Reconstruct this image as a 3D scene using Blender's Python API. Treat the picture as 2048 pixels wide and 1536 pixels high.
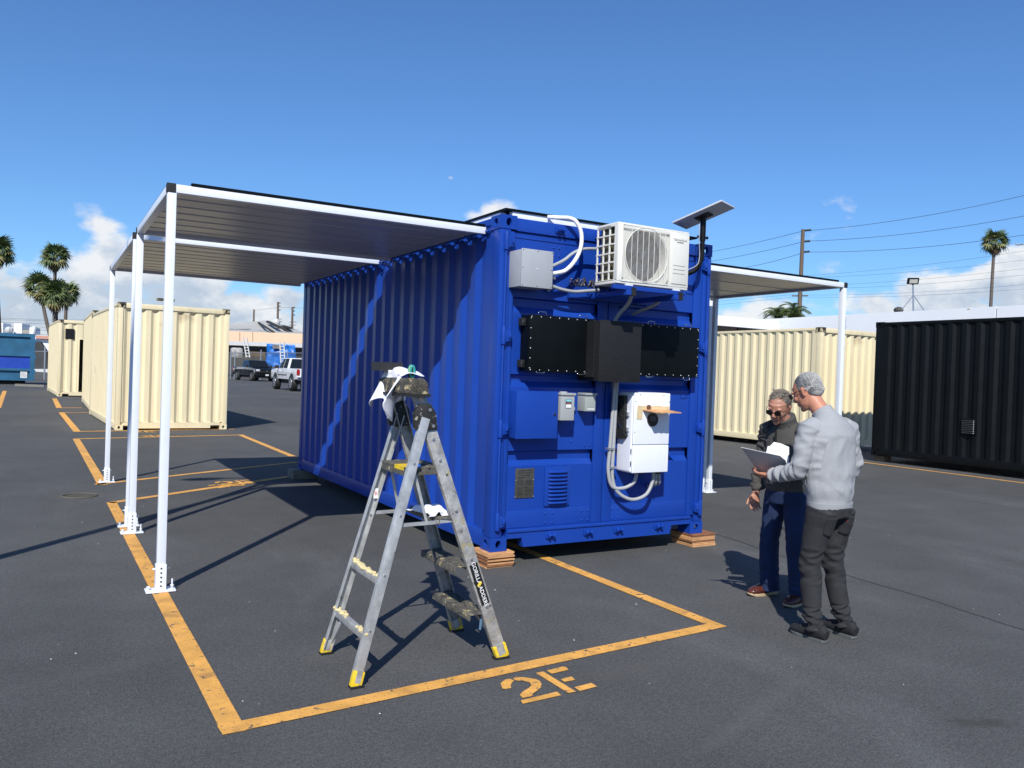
import bpy, bmesh, math, random
from mathutils import Vector, Matrix, noise
from math import sin, cos, pi, radians as R
random.seed(7)
C = bpy.context.scene.collection
for o in list(bpy.data.objects): bpy.data.objects.remove(o)

# ------------------------------------------------------------------ camera, sky, sun, exposure
CAM = Vector((-3.3242, -6.0017, 1.6577)); YAW, PITCH, ROLL, FPX = -.5264, -.0116, .0344, 1606.2
fw = Vector((-sin(YAW)*cos(PITCH), cos(YAW)*cos(PITCH), sin(PITCH)))
r0 = Vector((cos(YAW), sin(YAW), 0)); u0 = r0.cross(fw)
rt = cos(ROLL)*r0+sin(ROLL)*u0; up = -sin(ROLL)*r0+cos(ROLL)*u0
cd = bpy.data.cameras.new('camera'); cam = bpy.data.objects.new('camera', cd); C.objects.link(cam)
cam.matrix_world = Matrix(((rt.x, up.x, -fw.x, CAM.x), (rt.y, up.y, -fw.y, CAM.y), (rt.z, up.z, -fw.z, CAM.z), (0, 0, 0, 1)))
cd.sensor_width = 36; cd.lens = 36*FPX/2048; cd.clip_start = .05; cd.clip_end = 3000
bpy.context.scene.camera = cam
def P(px, py, d):                      # photo pixel at a given distance along the view -> world point
    return CAM+(fw+rt*((px-1024)/FPX)-up*((py-768)/FPX))*d
def D(px, py): return (P(px, py, 1)-CAM).normalized()

SUN = Vector((-1.93, -2.67, 3.0)).normalized()          # towards the sun
sl = bpy.data.lights.new('sun', 'SUN'); sl.energy = 5.0; sl.angle = R(.53); sl.color = (1, .955, .88)
so = bpy.data.objects.new('sun', sl); C.objects.link(so); so.rotation_euler = SUN.to_track_quat('Z', 'Y').to_euler(); so.location = (-20, -25, 30)
sc = bpy.context.scene
sc.view_settings.view_transform = 'Standard'; sc.view_settings.look = 'None'; sc.view_settings.exposure = .14; sc.view_settings.gamma = 1
sc.view_settings.use_curve_mapping = False
w = bpy.data.worlds.new('World'); sc.world = w; w.use_nodes = True
N = w.node_tree.nodes; L = w.node_tree.links; N.clear()
def nd(t, **k):
    n = N.new(t)
    for a, b in k.items(): setattr(n, a, b)
    return n
def vec(op, a, b=None, s=None):
    n = nd('ShaderNodeVectorMath', operation=op)
    for i, x in enumerate((a, b)):
        if x is None: continue
        if isinstance(x, (tuple, Vector)): n.inputs[i].default_value = x
        else: L.new(x, n.inputs[i])
    return n
def mt(op, a, b=None, c=None, clamp=False):
    n = nd('ShaderNodeMath', operation=op, use_clamp=clamp)
    for i, x in enumerate((a, b, c)):
        if x is None: continue
        if isinstance(x, (int, float)): n.inputs[i].default_value = x
        else: L.new(x, n.inputs[i])
    return n.outputs[0]
sky = nd('ShaderNodeTexSky', sky_type='NISHITA', sun_disc=False, sun_elevation=math.asin(SUN.z), sun_rotation=math.atan2(SUN.x, SUN.y), altitude=0, air_density=1.05, dust_density=.25, ozone_density=4.5)
tc = nd('ShaderNodeTexCoord'); nrm = vec('NORMALIZE', tc.outputs['Generated'])
st = vec('MULTIPLY', nrm.outputs[0], (1, 1, 1.7)).outputs[0]
# cumulus field: soft lobes standing where the clouds stand, broken up with noise
lobes = [(205, 450, 60, .36), (240, 515, 90, .55), (150, 560, 110, .7), (20, 600, 110, .8), (330, 650, 130, .95), (400, 572, 70, 1.1), (500, 620, 100, 1.), (570, 600, 75, 1.05), (620, 650, 140, 1.),
         (995, 418, 50, .85), (950, 430, 40, .55), (902, 355, 22, 1.12), (1680, 550, 60, .5), (1560, 640, 130, .9), (1740, 610, 90, .95), (1860, 600, 110, 1.), (2000, 575, 85, 1.15), (2040, 520, 55, 1.1), (2080, 600, 130, 1.2), (1900, 640, 150, 1.)]
sep = nd('ShaderNodeSeparateXYZ'); L.new(nrm.outputs[0], sep.inputs[0]); el = sep.outputs[2]
n1 = nd('ShaderNodeTexNoise'); L.new(st, n1.inputs['Vector']); n1.inputs['Scale'].default_value = 9; n1.inputs['Detail'].default_value = 9; n1.inputs['Roughness'].default_value = .57
n2 = nd('ShaderNodeTexNoise'); L.new(vec('ADD', st, (SUN.x*.02, SUN.y*.02, .03)).outputs[0], n2.inputs['Vector']); n2.inputs['Scale'].default_value = 9; n2.inputs['Detail'].default_value = 9; n2.inputs['Roughness'].default_value = .57
n3 = nd('ShaderNodeTexNoise'); L.new(st, n3.inputs['Vector']); n3.inputs['Scale'].default_value = 3.2; n3.inputs['Detail'].default_value = 3
f = None
for (px, py, r, s) in lobes:
    d = D(px, py); dd = Vector((d.x, d.y, d.z*1.7))
    ln = vec('LENGTH', vec('SUBTRACT', st, dd).outputs[0])
    v = mt('MULTIPLY', mt('SUBTRACT', 1, mt('DIVIDE', ln.outputs['Value'], r*1.35/FPX), clamp=True), s)
    f = v if f is None else mt('MAXIMUM', f, v)
band = mt('MULTIPLY', mt('SUBTRACT', 1, mt('DIVIDE', el, .125), clamp=True), 1.6)
hi = mt('MULTIPLY', mt('SUBTRACT', n3.outputs[0], .42), mt('SUBTRACT', 1.0, mt('MULTIPLY', el, 7), clamp=True))
f = mt('ADD', mt('MAXIMUM', f, mt('MULTIPLY', band, .9)), mt('MULTIPLY', hi, .28))
dens = mt('ADD', f, mt('MULTIPLY', mt('SUBTRACT', n1.outputs[0], .5), 2.3))
dens = mt('SUBTRACT', dens, mt('MULTIPLY', mt('MULTIPLY', mt('SUBTRACT', el, .215), 9, clamp=True), 1.3))
al = nd('ShaderNodeMapRange', interpolation_type='SMOOTHSTEP'); L.new(dens, al.inputs[0]); al.inputs[1].default_value = .30; al.inputs[2].default_value = .68
lit = mt('ADD', mt('MULTIPLY', mt('SUBTRACT', n1.outputs[0], n2.outputs[0]), 5.0), mt('ADD', .1, mt('MULTIPLY', el, 3.4)), clamp=True)
thick = nd('ShaderNodeMapRange'); L.new(dens, thick.inputs[0]); thick.inputs[1].default_value = .5; thick.inputs[2].default_value = 1.5; thick.inputs[3].default_value = 0; thick.inputs[4].default_value = .45
sh = mt('SUBTRACT', mt('ADD', lit, .18), mt('MULTIPLY', thick.outputs[0], .6), clamp=True)
cc = nd('ShaderNodeMix', data_type='RGBA'); L.new(sh, cc.inputs[0]); cc.inputs[6].default_value = (5.6, 6.6, 8.1, 1); cc.inputs[7].default_value = (10.6, 10.7, 10.8, 1)
tint = vec('MULTIPLY', sky.outputs[0], (.87, 1.23, 1.62))
mx = nd('ShaderNodeMix', data_type='RGBA'); L.new(mt('MULTIPLY', al.outputs[0], .93), mx.inputs[0]); L.new(tint.outputs[0], mx.inputs[6]); L.new(cc.outputs[2], mx.inputs[7])
bg = nd('ShaderNodeBackground'); L.new(mx.outputs[2], bg.inputs[0]); bg.inputs[1].default_value = .078
ow = nd('ShaderNodeOutputWorld'); L.new(bg.outputs[0], ow.inputs[0])

# ------------------------------------------------------------------ materials
MATS = {}
def M(name, col, rough=.5, metal=0, var=.12, sc_=6, bump=0, bsc=80, spots=None, coat=0, stretch=None, dirt=None, spec=.5):
    """procedural material: base colour with slow variation, fine relief and optional shaped stains"""
    if name in MATS: return MATS[name]
    m = bpy.data.materials.new(name); m.use_nodes = True; nt = m.node_tree; ns = nt.nodes; lk = nt.links
    b = ns['Principled BSDF']; b.inputs['Roughness'].default_value = rough; b.inputs['Metallic'].default_value = metal
    b.inputs['Coat Weight'].default_value = coat; b.inputs['Specular IOR Level'].default_value = spec
    t = ns.new('ShaderNodeTexCoord'); co = t.outputs['Object']
    if stretch:
        mp = ns.new('ShaderNodeMapping'); mp.inputs['Scale'].default_value = stretch; lk.new(co, mp.inputs[0]); co = mp.outputs[0]
    n = ns.new('ShaderNodeTexNoise'); n.inputs['Scale'].default_value = sc_; n.inputs['Detail'].default_value = 6; n.inputs['Roughness'].default_value = .6; lk.new(co, n.inputs[0])
    mr = ns.new('ShaderNodeMapRange'); mr.inputs[1].default_value = .3; mr.inputs[2].default_value = .7; mr.inputs[3].default_value = 1-var; mr.inputs[4].default_value = 1+var; lk.new(n.outputs[0], mr.inputs[0])
    vm = ns.new('ShaderNodeVectorMath'); vm.operation = 'SCALE'; vm.inputs[0].default_value = col[:3]; lk.new(mr.outputs[0], vm.inputs['Scale'])
    out = vm.outputs[0]
    for sp in (spots or []):
        c2, scl, lo, hi_ = sp[:4]
        q = ns.new('ShaderNodeTexNoise'); q.inputs['Scale'].default_value = scl; q.inputs['Detail'].default_value = sp[4] if len(sp) > 4 else 3; q.inputs['Roughness'].default_value = .6
        ad = ns.new('ShaderNodeVectorMath'); ad.operation = 'ADD'; ad.inputs[1].default_value = (scl*.37, scl*.11, 3.1*scl); lk.new(t.outputs['Object'], ad.inputs[0]); lk.new(ad.outputs[0], q.inputs[0])
        r2 = ns.new('ShaderNodeMapRange'); r2.inputs[1].default_value = lo; r2.inputs[2].default_value = hi_; lk.new(q.outputs[0], r2.inputs[0])
        mm = ns.new('ShaderNodeMix'); mm.data_type = 'RGBA'; lk.new(r2.outputs[0], mm.inputs[0]); lk.new(out, mm.inputs[6]); mm.inputs[7].default_value = (*c2, 1); out = mm.outputs[2]
    lk.new(out, b.inputs['Base Color'])
    rr = ns.new('ShaderNodeMapRange'); rr.inputs[3].default_value = max(.03, rough-.08); rr.inputs[4].default_value = min(1, rough+.1); lk.new(n.outputs[0], rr.inputs[0]); lk.new(rr.outputs[0], b.inputs['Roughness'])
    if bump:
        q = ns.new('ShaderNodeTexNoise'); q.inputs['Scale'].default_value = bsc; q.inputs['Detail'].default_value = 5; lk.new(co, q.inputs[0])
        bp = ns.new('ShaderNodeBump'); bp.inputs['Strength'].default_value = bump; bp.inputs['Distance'].default_value = .01; lk.new(q.outputs[0], bp.inputs['Height']); lk.new(bp.outputs[0], b.inputs['Normal'])
    MATS[name] = m; return m
blue = M('blue_enamel', (.0085, .049, .315), .34, var=.07, spec=.32, sc_=2.5, bump=.05, bsc=7)
cream = M('cream_enamel', (.74, .64, .41), .5, var=.07, sc_=1.6, stretch=(3, 3, .5), bump=.04, bsc=9, spots=[((.42, .34, .2), 1.3, .66, .8)])
black_p = M('black_enamel', (.0035, .0045, .005), .45, var=.2, sc_=3, bump=.05, bsc=9, spec=.22)
black_m = M('matte_black_sheet', (.002, .0035, .0045), .5, var=.2, spec=.15)
black_w = M('worn_black_cover', (.012, .0125, .014), .6, var=.3, spec=.3, sc_=9, stretch=(1, 1, 9))
white_p = M('white_powder_coat', (.74, .78, .84), .38, var=.03)
white_i = M('white_inverter', (.76, .79, .85), .3, var=.02)
grey_box = M('grey_enclosure', (.36, .38, .41), .5, var=.04)
grey_el = M('grey_electrical_box', (.36, .375, .38), .45, var=.05)
conduit = M('grey_conduit', (.33, .345, .36), .5, var=.06)
steel = M('galvanised_steel', (.5, .51, .54), .35, metal=.85, var=.15, sc_=20)
rubber = M('black_rubber', (.012, .012, .012), .6)
dark = M('dark_void', (.004, .004, .005), .9)
acw = M('ivory_plastic', (.70, .69, .63), .42, var=.02)
fin = M('condenser_fins', (.10, .09, .055), .5, metal=.3, var=.2, sc_=40, stretch=(1, 1, 14))
slat = M('grey_slat', (.42, .43, .45), .32, var=.10, sc_=2.5, stretch=(.6, 5, 1))
ply = M('raw_plywood_face', (.56, .30, .135), .75, var=.25, sc_=9, stretch=(1, 1, 5), bump=.2, bsc=50)
ply2 = M('dark_plywood_ply', (.26, .105, .045), .8, var=.3, sc_=14, stretch=(1, 1, 6), bump=.2, bsc=50)
oldwood = M('weathered_timber', (.16, .15, .12), .85, var=.3, sc_=14, bump=.2)
alu = M('scuffed_aluminium', (.46, .47, .47), .45, metal=.45, var=.25, sc_=14, spots=[((.50, .45, .28), 28, .66, .72), ((.05, .05, .05), 34, .68, .74), ((.03, .08, .45), 9, .76, .8)])
alud = M('grimy_aluminium', (.38, .375, .36), .5, metal=.35, var=.35, sc_=18, spots=[((.42, .36, .2), 22, .60, .68), ((.06, .055, .045), 20, .62, .72), ((.6, .6, .58), 60, .7, .74)], bump=.3, bsc=90)
grip = M('paint_caked_step', (.10, .095, .08), .8, var=.5, sc_=30, spots=[((.5, .42, .22), 18, .6, .68), ((.55, .55, .52), 55, .68, .73), ((.01, .01, .01), 24, .58, .68)], bump=.6, bsc=120)
foam = M('dried_yellow_foam', (.62, .52, .28), .8, var=.25, sc_=60, bump=.6, bsc=150)
yel = M('yellow_plastic_foot', (.75, .52, .02), .5, var=.2, sc_=30, spots=[((.25, .23, .18), 40, .6, .7)])
cloth_w = M('white_rag', (.78, .79, .86), .9, var=.05, bump=.2, bsc=300)
stripe = M('yellow_road_paint', (.70, .355, .075), .75, var=.2, sc_=5, bump=.35, bsc=170, spots=[((.42, .22, .06), 6, .55, .72, 8), ((.10, .09, .07), 22, .60, .66, 10), ((.12, .10, .07), 120, .60, .68, 4)])
glass = M('tinted_glass', (.01, .012, .014), .06, var=0)
chrome = M('chrome', (.6, .6, .62), .15, metal=1, var=.05)
skin = M('tanned_skin', (.46, .20, .125), .5, var=.12, sc_=25, bump=.15, bsc=160)
skin2 = M('ruddy_skin', (.40, .19, .125), .48, var=.16, sc_=25, bump=.15, bsc=160)
hair1 = M('silver_hair', (.36, .355, .35), .65, var=.2, sc_=90, bump=.3, bsc=190, stretch=(1, .25, 1))
hair2 = M('grey_brown_hair', (.17, .145, .12), .6, var=.45, sc_=60, bump=.7, bsc=190, stretch=(1, .25, 1))
fleece = M('heather_grey_fleece', (.31, .32, .335), .95, var=.10, sc_=150, bump=.35, bsc=260)
jean_b = M('washed_black_denim', (.019, .020, .023), .9, var=.30, sc_=10, bump=.3, bsc=300, spots=[((.045, .046, .05), 5, .55, .75)])
jean_i = M('indigo_denim', (.006, .020, .072), .9, var=.3, sc_=10, bump=.3, bsc=300)
olive = M('charcoal_jacket', (.058, .056, .052), .9, var=.10, sc_=120, bump=.3, bsc=240)
leather = M('oxblood_leather', (.075, .02, .014), .28, var=.3, sc_=20)
shoe_k = M('black_knit_shoe', (.011, .012, .014), .8, var=.3, sc_=120, bump=.3, bsc=300)
sole_g = M('grey_rubber_sole', (.095, .105, .105), .7, var=.08)
sole_t = M('tan_shoe_welt', (.45, .33, .2), .7)
paper = M('white_paper', (.82, .82, .80), .8, var=.02)
board = M('pale_grey_folder', (.40, .41, .45), .5, var=.03)
trunk_m = M('palm_bark', (.12, .10, .085), .9, var=.35, sc_=3, stretch=(1, 1, 6), bump=.6, bsc=8)
frond_m = M('palm_frond_green', (.085, .12, .035), .55, var=.4, sc_=1.2)
frond_y = M('palm_frond_olive', (.20, .19, .065), .55, var=.35, sc_=1.2)
skirt_m = M('dead_frond_brown', (.16, .105, .055), .9, var=.35, sc_=2)
stucco_w = M('white_painted_wall', (.80, .82, .84), .7, var=.025, sc_=.3)
wood_pole = M('creosote_pole', (.13, .095, .07), .9, var=.2, sc_=1, stretch=(4, 4, .4))
wire_m = M('overhead_cable', (.015, .018, .022), .6)

# asphalt
asp = bpy.data.materials.new('sealed_asphalt'); asp.use_nodes = True
nt = asp.node_tree; ns = nt.nodes; lk = nt.links; b = ns['Principled BSDF']
t = ns.new('ShaderNodeTexCoord')
def nz(scale, det=5, rough=.6, dist=0, st_=None):
    n = ns.new('ShaderNodeTexNoise'); n.inputs['Scale'].default_value = scale; n.inputs['Detail'].default_value = det; n.inputs['Roughness'].default_value = rough; n.inputs['Distortion'].default_value = dist
    src = t.outputs['Object']
    if st_:
        mp = ns.new('ShaderNodeMapping'); mp.inputs['Scale'].default_value = st_; lk.new(src, mp.inputs[0]); src = mp.outputs[0]
    lk.new(src, n.inputs[0]); return n.outputs[0]
def mrn(x, a, b_, c, d):
    m_ = ns.new('ShaderNodeMapRange'); lk.new(x, m_.inputs[0])
    for i, v in enumerate((a, b_, c, d)): m_.inputs[i+1].default_value = v
    return m_.outputs[0]
def mm(op, a, b_):
    m_ = ns.new('ShaderNodeMath'); m_.operation = op
    for i, v in enumerate((a, b_)):
        if isinstance(v, (int, float)): m_.inputs[i].default_value = v
        else: lk.new(v, m_.inputs[i])
    return m_.outputs[0]
big = mrn(nz(.22, 4), .3, .7, .84, 1.16); mid = mrn(nz(1.7, 6, .7), .3, .7, .90, 1.12); fine = mrn(nz(95, 3, .8), .36, .64, .62, 1.42)
wear = mrn(nz(.6, 5, .65, .6, (1, .35, 1)), .58, .72, 1, 1.3)
grit = mrn(nz(34, 8, .75), .34, .66, .80, 1.22)
v = mm('MULTIPLY', mm('MULTIPLY', mm('MULTIPLY', big, mid), grit), mm('MULTIPLY', fine, wear))
spk = mrn(nz(210, 1, .5), .76, .80, 0, 1)
base = ns.new('ShaderNodeVectorMath'); base.operation = 'SCALE'; base.inputs[0].default_value = (.077, .078, .078); lk.new(v, base.inputs['Scale'])
mx2 = ns.new('ShaderNodeMix'); mx2.data_type = 'RGBA'; lk.new(spk, mx2.inputs[0]); lk.new(base.outputs[0], mx2.inputs[6]); mx2.inputs[7].default_value = (.17, .17, .165, 1)
stain = mrn(nz(.9, 5, .6, 0, (1, 1, 1)), .74, .79, 0, .55)
mx3 = ns.new('ShaderNodeMix'); mx3.data_type = 'RGBA'; lk.new(stain, mx3.inputs[0]); lk.new(mx2.outputs[2], mx3.inputs[6]); mx3.inputs[7].default_value = (.033, .031, .028, 1)
cur = mx3.outputs[2]
def patch(x, y, rx, ry, rot, col, amt):
    global cur
    mp = ns.new('ShaderNodeMapping'); mp.inputs['Rotation'].default_value = (0, 0, -rot); mp.vector_type = 'POINT'
    sb = ns.new('ShaderNodeVectorMath'); sb.operation = 'SUBTRACT'; sb.inputs[1].default_value = (x, y, 0); lk.new(t.outputs['Object'], sb.inputs[0]); lk.new(sb.outputs[0], mp.inputs[0])
    dv_ = ns.new('ShaderNodeVectorMath'); dv_.operation = 'DIVIDE'; dv_.inputs[1].default_value = (rx, ry, 1e6); lk.new(mp.outputs[0], dv_.inputs[0])
    ln_ = ns.new('ShaderNodeVectorMath'); ln_.operation = 'LENGTH'; lk.new(dv_.outputs[0], ln_.inputs[0])
    q = mm('ADD', ln_.outputs['Value'], mm('MULTIPLY', mm('SUBTRACT', nz(14, 5, .7), .5), 2.4)); f_ = mrn(q, .5, 1.05, amt, 0)
    m_ = ns.new('ShaderNodeMix'); m_.data_type = 'RGBA'; lk.new(f_, m_.inputs[0]); lk.new(cur, m_.inputs[6]); m_.inputs[7].default_value = (*col, 1); cur = m_.outputs[2]
patch(.75, -3.75, .20, .06, -.5, (.045, .044, .036), .6); patch(4.05, .35, .35, .14, -.6, (.03, .028, .026), .8); patch(1.2, -4.05, .12, .07, -.4, (.02, .02, .03), .8)
patch(-2.93, 5.05, .40, .22, 0, (.11, .10, .085), .5); patch(-.15, -3.15, .75, .07, .35, (.115, .115, .11), .30); patch(-3.0, -1.2, .55, .10, .3, (.10, .10, .095), .22); patch(-2.7, 1.2, .5, .06, .2, (.10, .10, .095), .25); patch(2.0, .2, .14, .05, .2, (.03, .06, .16), .5)
patch(-.6, -2.42, .5, .12, 0, (.095, .09, .085), .3); patch(3.2, -1.5, .9, .15, -.5, (.10, .10, .098), .3); patch(.3, 3.4, 1.2, .2, .9, (.095, .095, .092), .3)
lk.new(cur, b.inputs['Base Color'])
b.inputs['Roughness'].default_value = .85; b.inputs['Specular IOR Level'].default_value = .25
bp = ns.new('ShaderNodeBump'); bp.inputs['Strength'].default_value = .65; bp.inputs['Distance'].default_value = .008
lk.new(mm('ADD', nz(130, 3, .7), mm('MULTIPLY', nz(28, 4, .6), .8)), bp.inputs['Height']); lk.new(bp.outputs[0], b.inputs['Normal'])

# ------------------------------------------------------------------ mesh helpers
class MB:
    def __init__(s): s.v = []; s.f = []; s.mi = []; s.cur = 0
    def add(s, vs, fs):
        n = len(s.v); s.v += [Vector(v) for v in vs]; s.f += [tuple(i+n for i in f) for f in fs]; s.mi += [s.cur]*len(fs); return s
    def box(s, a, b):
        x0, y0, z0 = a; x1, y1, z1 = b
        return s.add([(x0, y0, z0), (x1, y0, z0), (x1, y1, z0), (x0, y1, z0), (x0, y0, z1), (x1, y0, z1), (x1, y1, z1), (x0, y1, z1)],
                     [(0, 3, 2, 1), (4, 5, 6, 7), (0, 1, 5, 4), (1, 2, 6, 5), (2, 3, 7, 6), (3, 0, 4, 7)])
    def bar(s, p, q, wd, ht, ref=(0, 0, 1)):     # rectangular bar from p to q; wd across, ht along ref
        p = Vector(p); q = Vector(q); t_ = (q-p).normalized(); r_ = Vector(ref)
        a = t_.cross(r_)
        if a.length < 1e-4: a = t_.cross(Vector((1, 0, 0)))
        a.normalize(); c = a.cross(t_)
        vs = [e+a*(i*wd/2)+c*(j*ht/2) for e in (p, q) for i, j in ((-1, -1), (1, -1), (1, 1), (-1, 1))]
        return s.add(vs, [(0, 1, 2, 3), (7, 6, 5, 4), (0, 4, 5, 1), (1, 5, 6, 2), (2, 6, 7, 3), (3, 7, 4, 0)])
    def tube(s, pts, r, n=10, cap=True):
        pts = [Vector(p) for p in pts]; k = len(pts); rs = r if isinstance(r, (list, tuple)) else [r]*k
        base_ = len(s.v); prev = None
        for i, p in enumerate(pts):
            t_ = (pts[min(i+1, k-1)]-pts[max(i-1, 0)]).normalized()
            a = (prev-t_*prev.dot(t_)) if prev else t_.orthogonal()
            if a.length < 1e-5: a = t_.orthogonal()
            a.normalize(); prev = a; c = t_.cross(a)
            s.v += [p+(a*cos(2*pi*j/n)+c*sin(2*pi*j/n))*rs[i] for j in range(n)]
        fs = []
        for i in range(k-1):
            for j in range(n):
                A = base_+i*n+j; B = base_+i*n+(j+1) % n; fs.append((A, B, B+n, A+n))
        if cap: fs.append(tuple(base_+j for j in reversed(range(n)))); fs.append(tuple(base_+(k-1)*n+j for j in range(n)))
        s.f += fs; s.mi += [s.cur]*len(fs); return s
    def cyl(s, p, q, r, n=14): return s.tube([p, q], r, n)
    def prism(s, poly, o, u, v_, nrm_, d):     # polygon (a,b) -> o+u*a+v*b, extruded along nrm by d
        o, u, v_, nn = map(Vector, (o, u, v_, nrm_)); k = len(poly)
        a = [o+u*x+v_*y for x, y in poly]; return s.add(a+[p+nn*d for p in a], [tuple(range(k)), tuple(reversed(range(k, 2*k)))]+[(i, i+k, (i+1) % k+k, (i+1) % k) for i in range(k)])
    def loft(s, pts, rad, ref=(1, 0, 0), n=18, pw=1.0):    # elliptical rings (ra along ref, rb across)
        pts = [Vector(p) for p in pts]; k = len(pts); base_ = len(s.v)
        for i, p in enumerate(pts):
            t_ = (pts[min(i+1, k-1)]-pts[max(i-1, 0)]).normalized(); a = Vector(ref); a = (a-t_*a.dot(t_)).normalized(); c = t_.cross(a)
            ra, rb = rad[i] if isinstance(rad[i], (list, tuple)) else (rad[i], rad[i])
            for j in range(n):
                th = 2*pi*j/n; x, y = cos(th), sin(th)
                if pw != 1: x = math.copysign(abs(x)**pw, x); y = math.copysign(abs(y)**pw, y)
                s.v.append(p+a*x*ra+c*y*rb)
        fs = [(base_+i*n+j, base_+i*n+(j+1) % n, base_+(i+1)*n+(j+1) % n, base_+(i+1)*n+j) for i in range(k-1) for j in range(n)]
        fs += [tuple(base_+j for j in reversed(range(n))), tuple(base_+(k-1)*n+j for j in range(n))]
        s.f += fs; s.mi += [s.cur]*len(fs); return s
    def ball(s, c, r, n=12, m_=8):
        c = Vector(c); r = (r, r, r) if not isinstance(r, (tuple, list)) else r; base_ = len(s.v)
        s.v.append(c+Vector((0, 0, r[2])))
        for i in range(1, m_):
            ph = pi*i/m_
            for j in range(n): th = 2*pi*j/n; s.v.append(c+Vector((r[0]*sin(ph)*cos(th), r[1]*sin(ph)*sin(th), r[2]*cos(ph))))
        s.v.append(c-Vector((0, 0, r[2]))); fs = [(base_, base_+1+j, base_+1+(j+1) % n) for j in range(n)]
        for i in range(m_-2):
            for j in range(n): A = base_+1+i*n; fs.append((A+j, A+n+j, A+n+(j+1) % n, A+(j+1) % n))
        A = base_+1+(m_-2)*n; e = len(s.v)-1; fs += [(e, A+(j+1) % n, A+j) for j in range(n)]
        s.f += fs; s.mi += [s.cur]*len(fs); return s
    def hole_plate(s, o, u, v_, w_, h_, rx, rz, depth, cx=None, cz=None):   # rectangle with an oval hole; inward = -(u x v)
        o, u, v_ = map(Vector, (o, u, v_)); nn = u.cross(v_); cx = w_/2 if cx is None else cx; cz = h_/2 if cz is None else cz; k = 16
        ang = [2*pi*(i+.5)/k for i in range(k)]; outer = []; inner = []
        for a in ang:
            x, y = cos(a), sin(a); m_ = max(abs(x), abs(y)); X, Y = x/m_, y/m_
            outer.append((w_/2+X*w_/2 if True else 0, h_/2+Y*h_/2)); inner.append((cx+x*rx, cz+y*rz))
        vs = [o+u*x+v_*y for x, y in outer]+[o+u*x+v_*y for x, y in inner]+[o+u*x+v_*y-nn*depth for x, y in inner]
        fs = [(i, (i+1) % k, (i+1) % k+k, i+k) for i in range(k)]+[(i+k, (i+1) % k+k, (i+1) % k+2*k, i+2*k) for i in range(k)]
        s.add(vs, fs); 
        # corner fillers of the rectangle
        for q, (i0, i1) in zip(((1, 1), (0, 1), (0, 0), (1, 0)), ((1, 2), (5, 6), (9, 10), (13, 14))):
            s.add([o+u*outer[i0][0]+v_*outer[i0][1], o+u*(q[0]*w_)+v_*(q[1]*h_), o+u*outer[i1][0]+v_*outer[i1][1]], [(0, 1, 2)])
        return s
    def build(s, name, mat_, parent=None, bevel=0, smooth=False, local=False, mats=None, seg=2):
        off = Vector((0, 0, 0))
        if parent is not None and not local:
            q = parent
            while q is not None: off = off+q.location; q = q.parent
        me = bpy.data.meshes.new(name); me.from_pydata([v_-off for v_ in s.v], [], s.f); me.materials.append(mat_)
        for m_ in (mats or []): me.materials.append(m_)
        if mats: me.polygons.foreach_set('material_index', s.mi)
        bm = bmesh.new(); bm.from_mesh(me); bmesh.ops.remove_doubles(bm, verts=bm.verts, dist=1e-5); bmesh.ops.recalc_face_normals(bm, faces=bm.faces)
        if bevel:
            eds = [e for e in bm.edges if len(e.link_faces) == 2 and e.calc_face_angle(0) > .5]
            bmesh.ops.bevel(bm, geom=eds, offset=bevel, segments=seg, profile=.6, affect='EDGES', clamp_overlap=True)
        bm.to_mesh(me); bm.free()
        if smooth or bevel:
            me.polygons.foreach_set('use_smooth', [True]*len(me.polygons))
            if not smooth: me.set_sharp_from_angle(angle=R(35))
            elif smooth == 'auto': me.set_sharp_from_angle(angle=R(50))
        o_ = bpy.data.objects.new(name, me); C.objects.link(o_)
        if parent is not None: o_.parent = parent
        return o_
def tag(o_, label, cat, group=None):
    o_['label'] = label; o_['category'] = cat
    if group: o_['group'] = group
    return o_
def thing(name, label, cat, loc=(0, 0, 0), group=None, rz=0):
    o_ = bpy.data.objects.new(name, None); C.objects.link(o_); o_.location = loc; o_.rotation_euler = (0, 0, rz); o_.empty_display_size = .2
    return tag(o_, label, cat, group)
def struct(o_, kind='structure'): o_['kind'] = kind; return o_
def copy_tree(o_, parent=None):
    c = o_.copy(); C.objects.link(c)
    if parent is not None: c.parent = parent
    for ch in list(o_.children): copy_tree(ch, c)
    return c
def text(name, s, size, o, u, v_, mat_, parent, th=.0015, align='CENTER', spacing=1.0):
    """flat lettering lying in the plane (u right, v up) at world point o"""
    cu = bpy.data.curves.new(name, 'FONT'); cu.body = s; cu.size = size; cu.align_x = align; cu.align_y = 'CENTER'; cu.extrude = th/2; cu.resolution_u = 3; cu.space_character = spacing
    tmp = bpy.data.objects.new('tmp', cu); C.objects.link(tmp); dg = bpy.context.evaluated_depsgraph_get()
    me = bpy.data.meshes.new_from_object(tmp.evaluated_get(dg)); bpy.data.objects.remove(tmp); bpy.data.curves.remove(cu)
    u = Vector(u).normalized(); v_ = Vector(v_).normalized(); nn = u.cross(v_)
    me.transform(Matrix(((u.x, v_.x, nn.x, o[0]), (u.y, v_.y, nn.y, o[1]), (u.z, v_.z, nn.z, o[2]), (0, 0, 0, 1))))
    off = Vector((0, 0, 0)); q = parent
    while q is not None: off = off+q.location; q = q.parent
    me.transform(Matrix.Translation(-off)); me.materials.clear(); me.materials.append(mat_)
    ob = bpy.data.objects.new(name, me); C.objects.link(ob); ob.parent = parent; return ob

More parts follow.
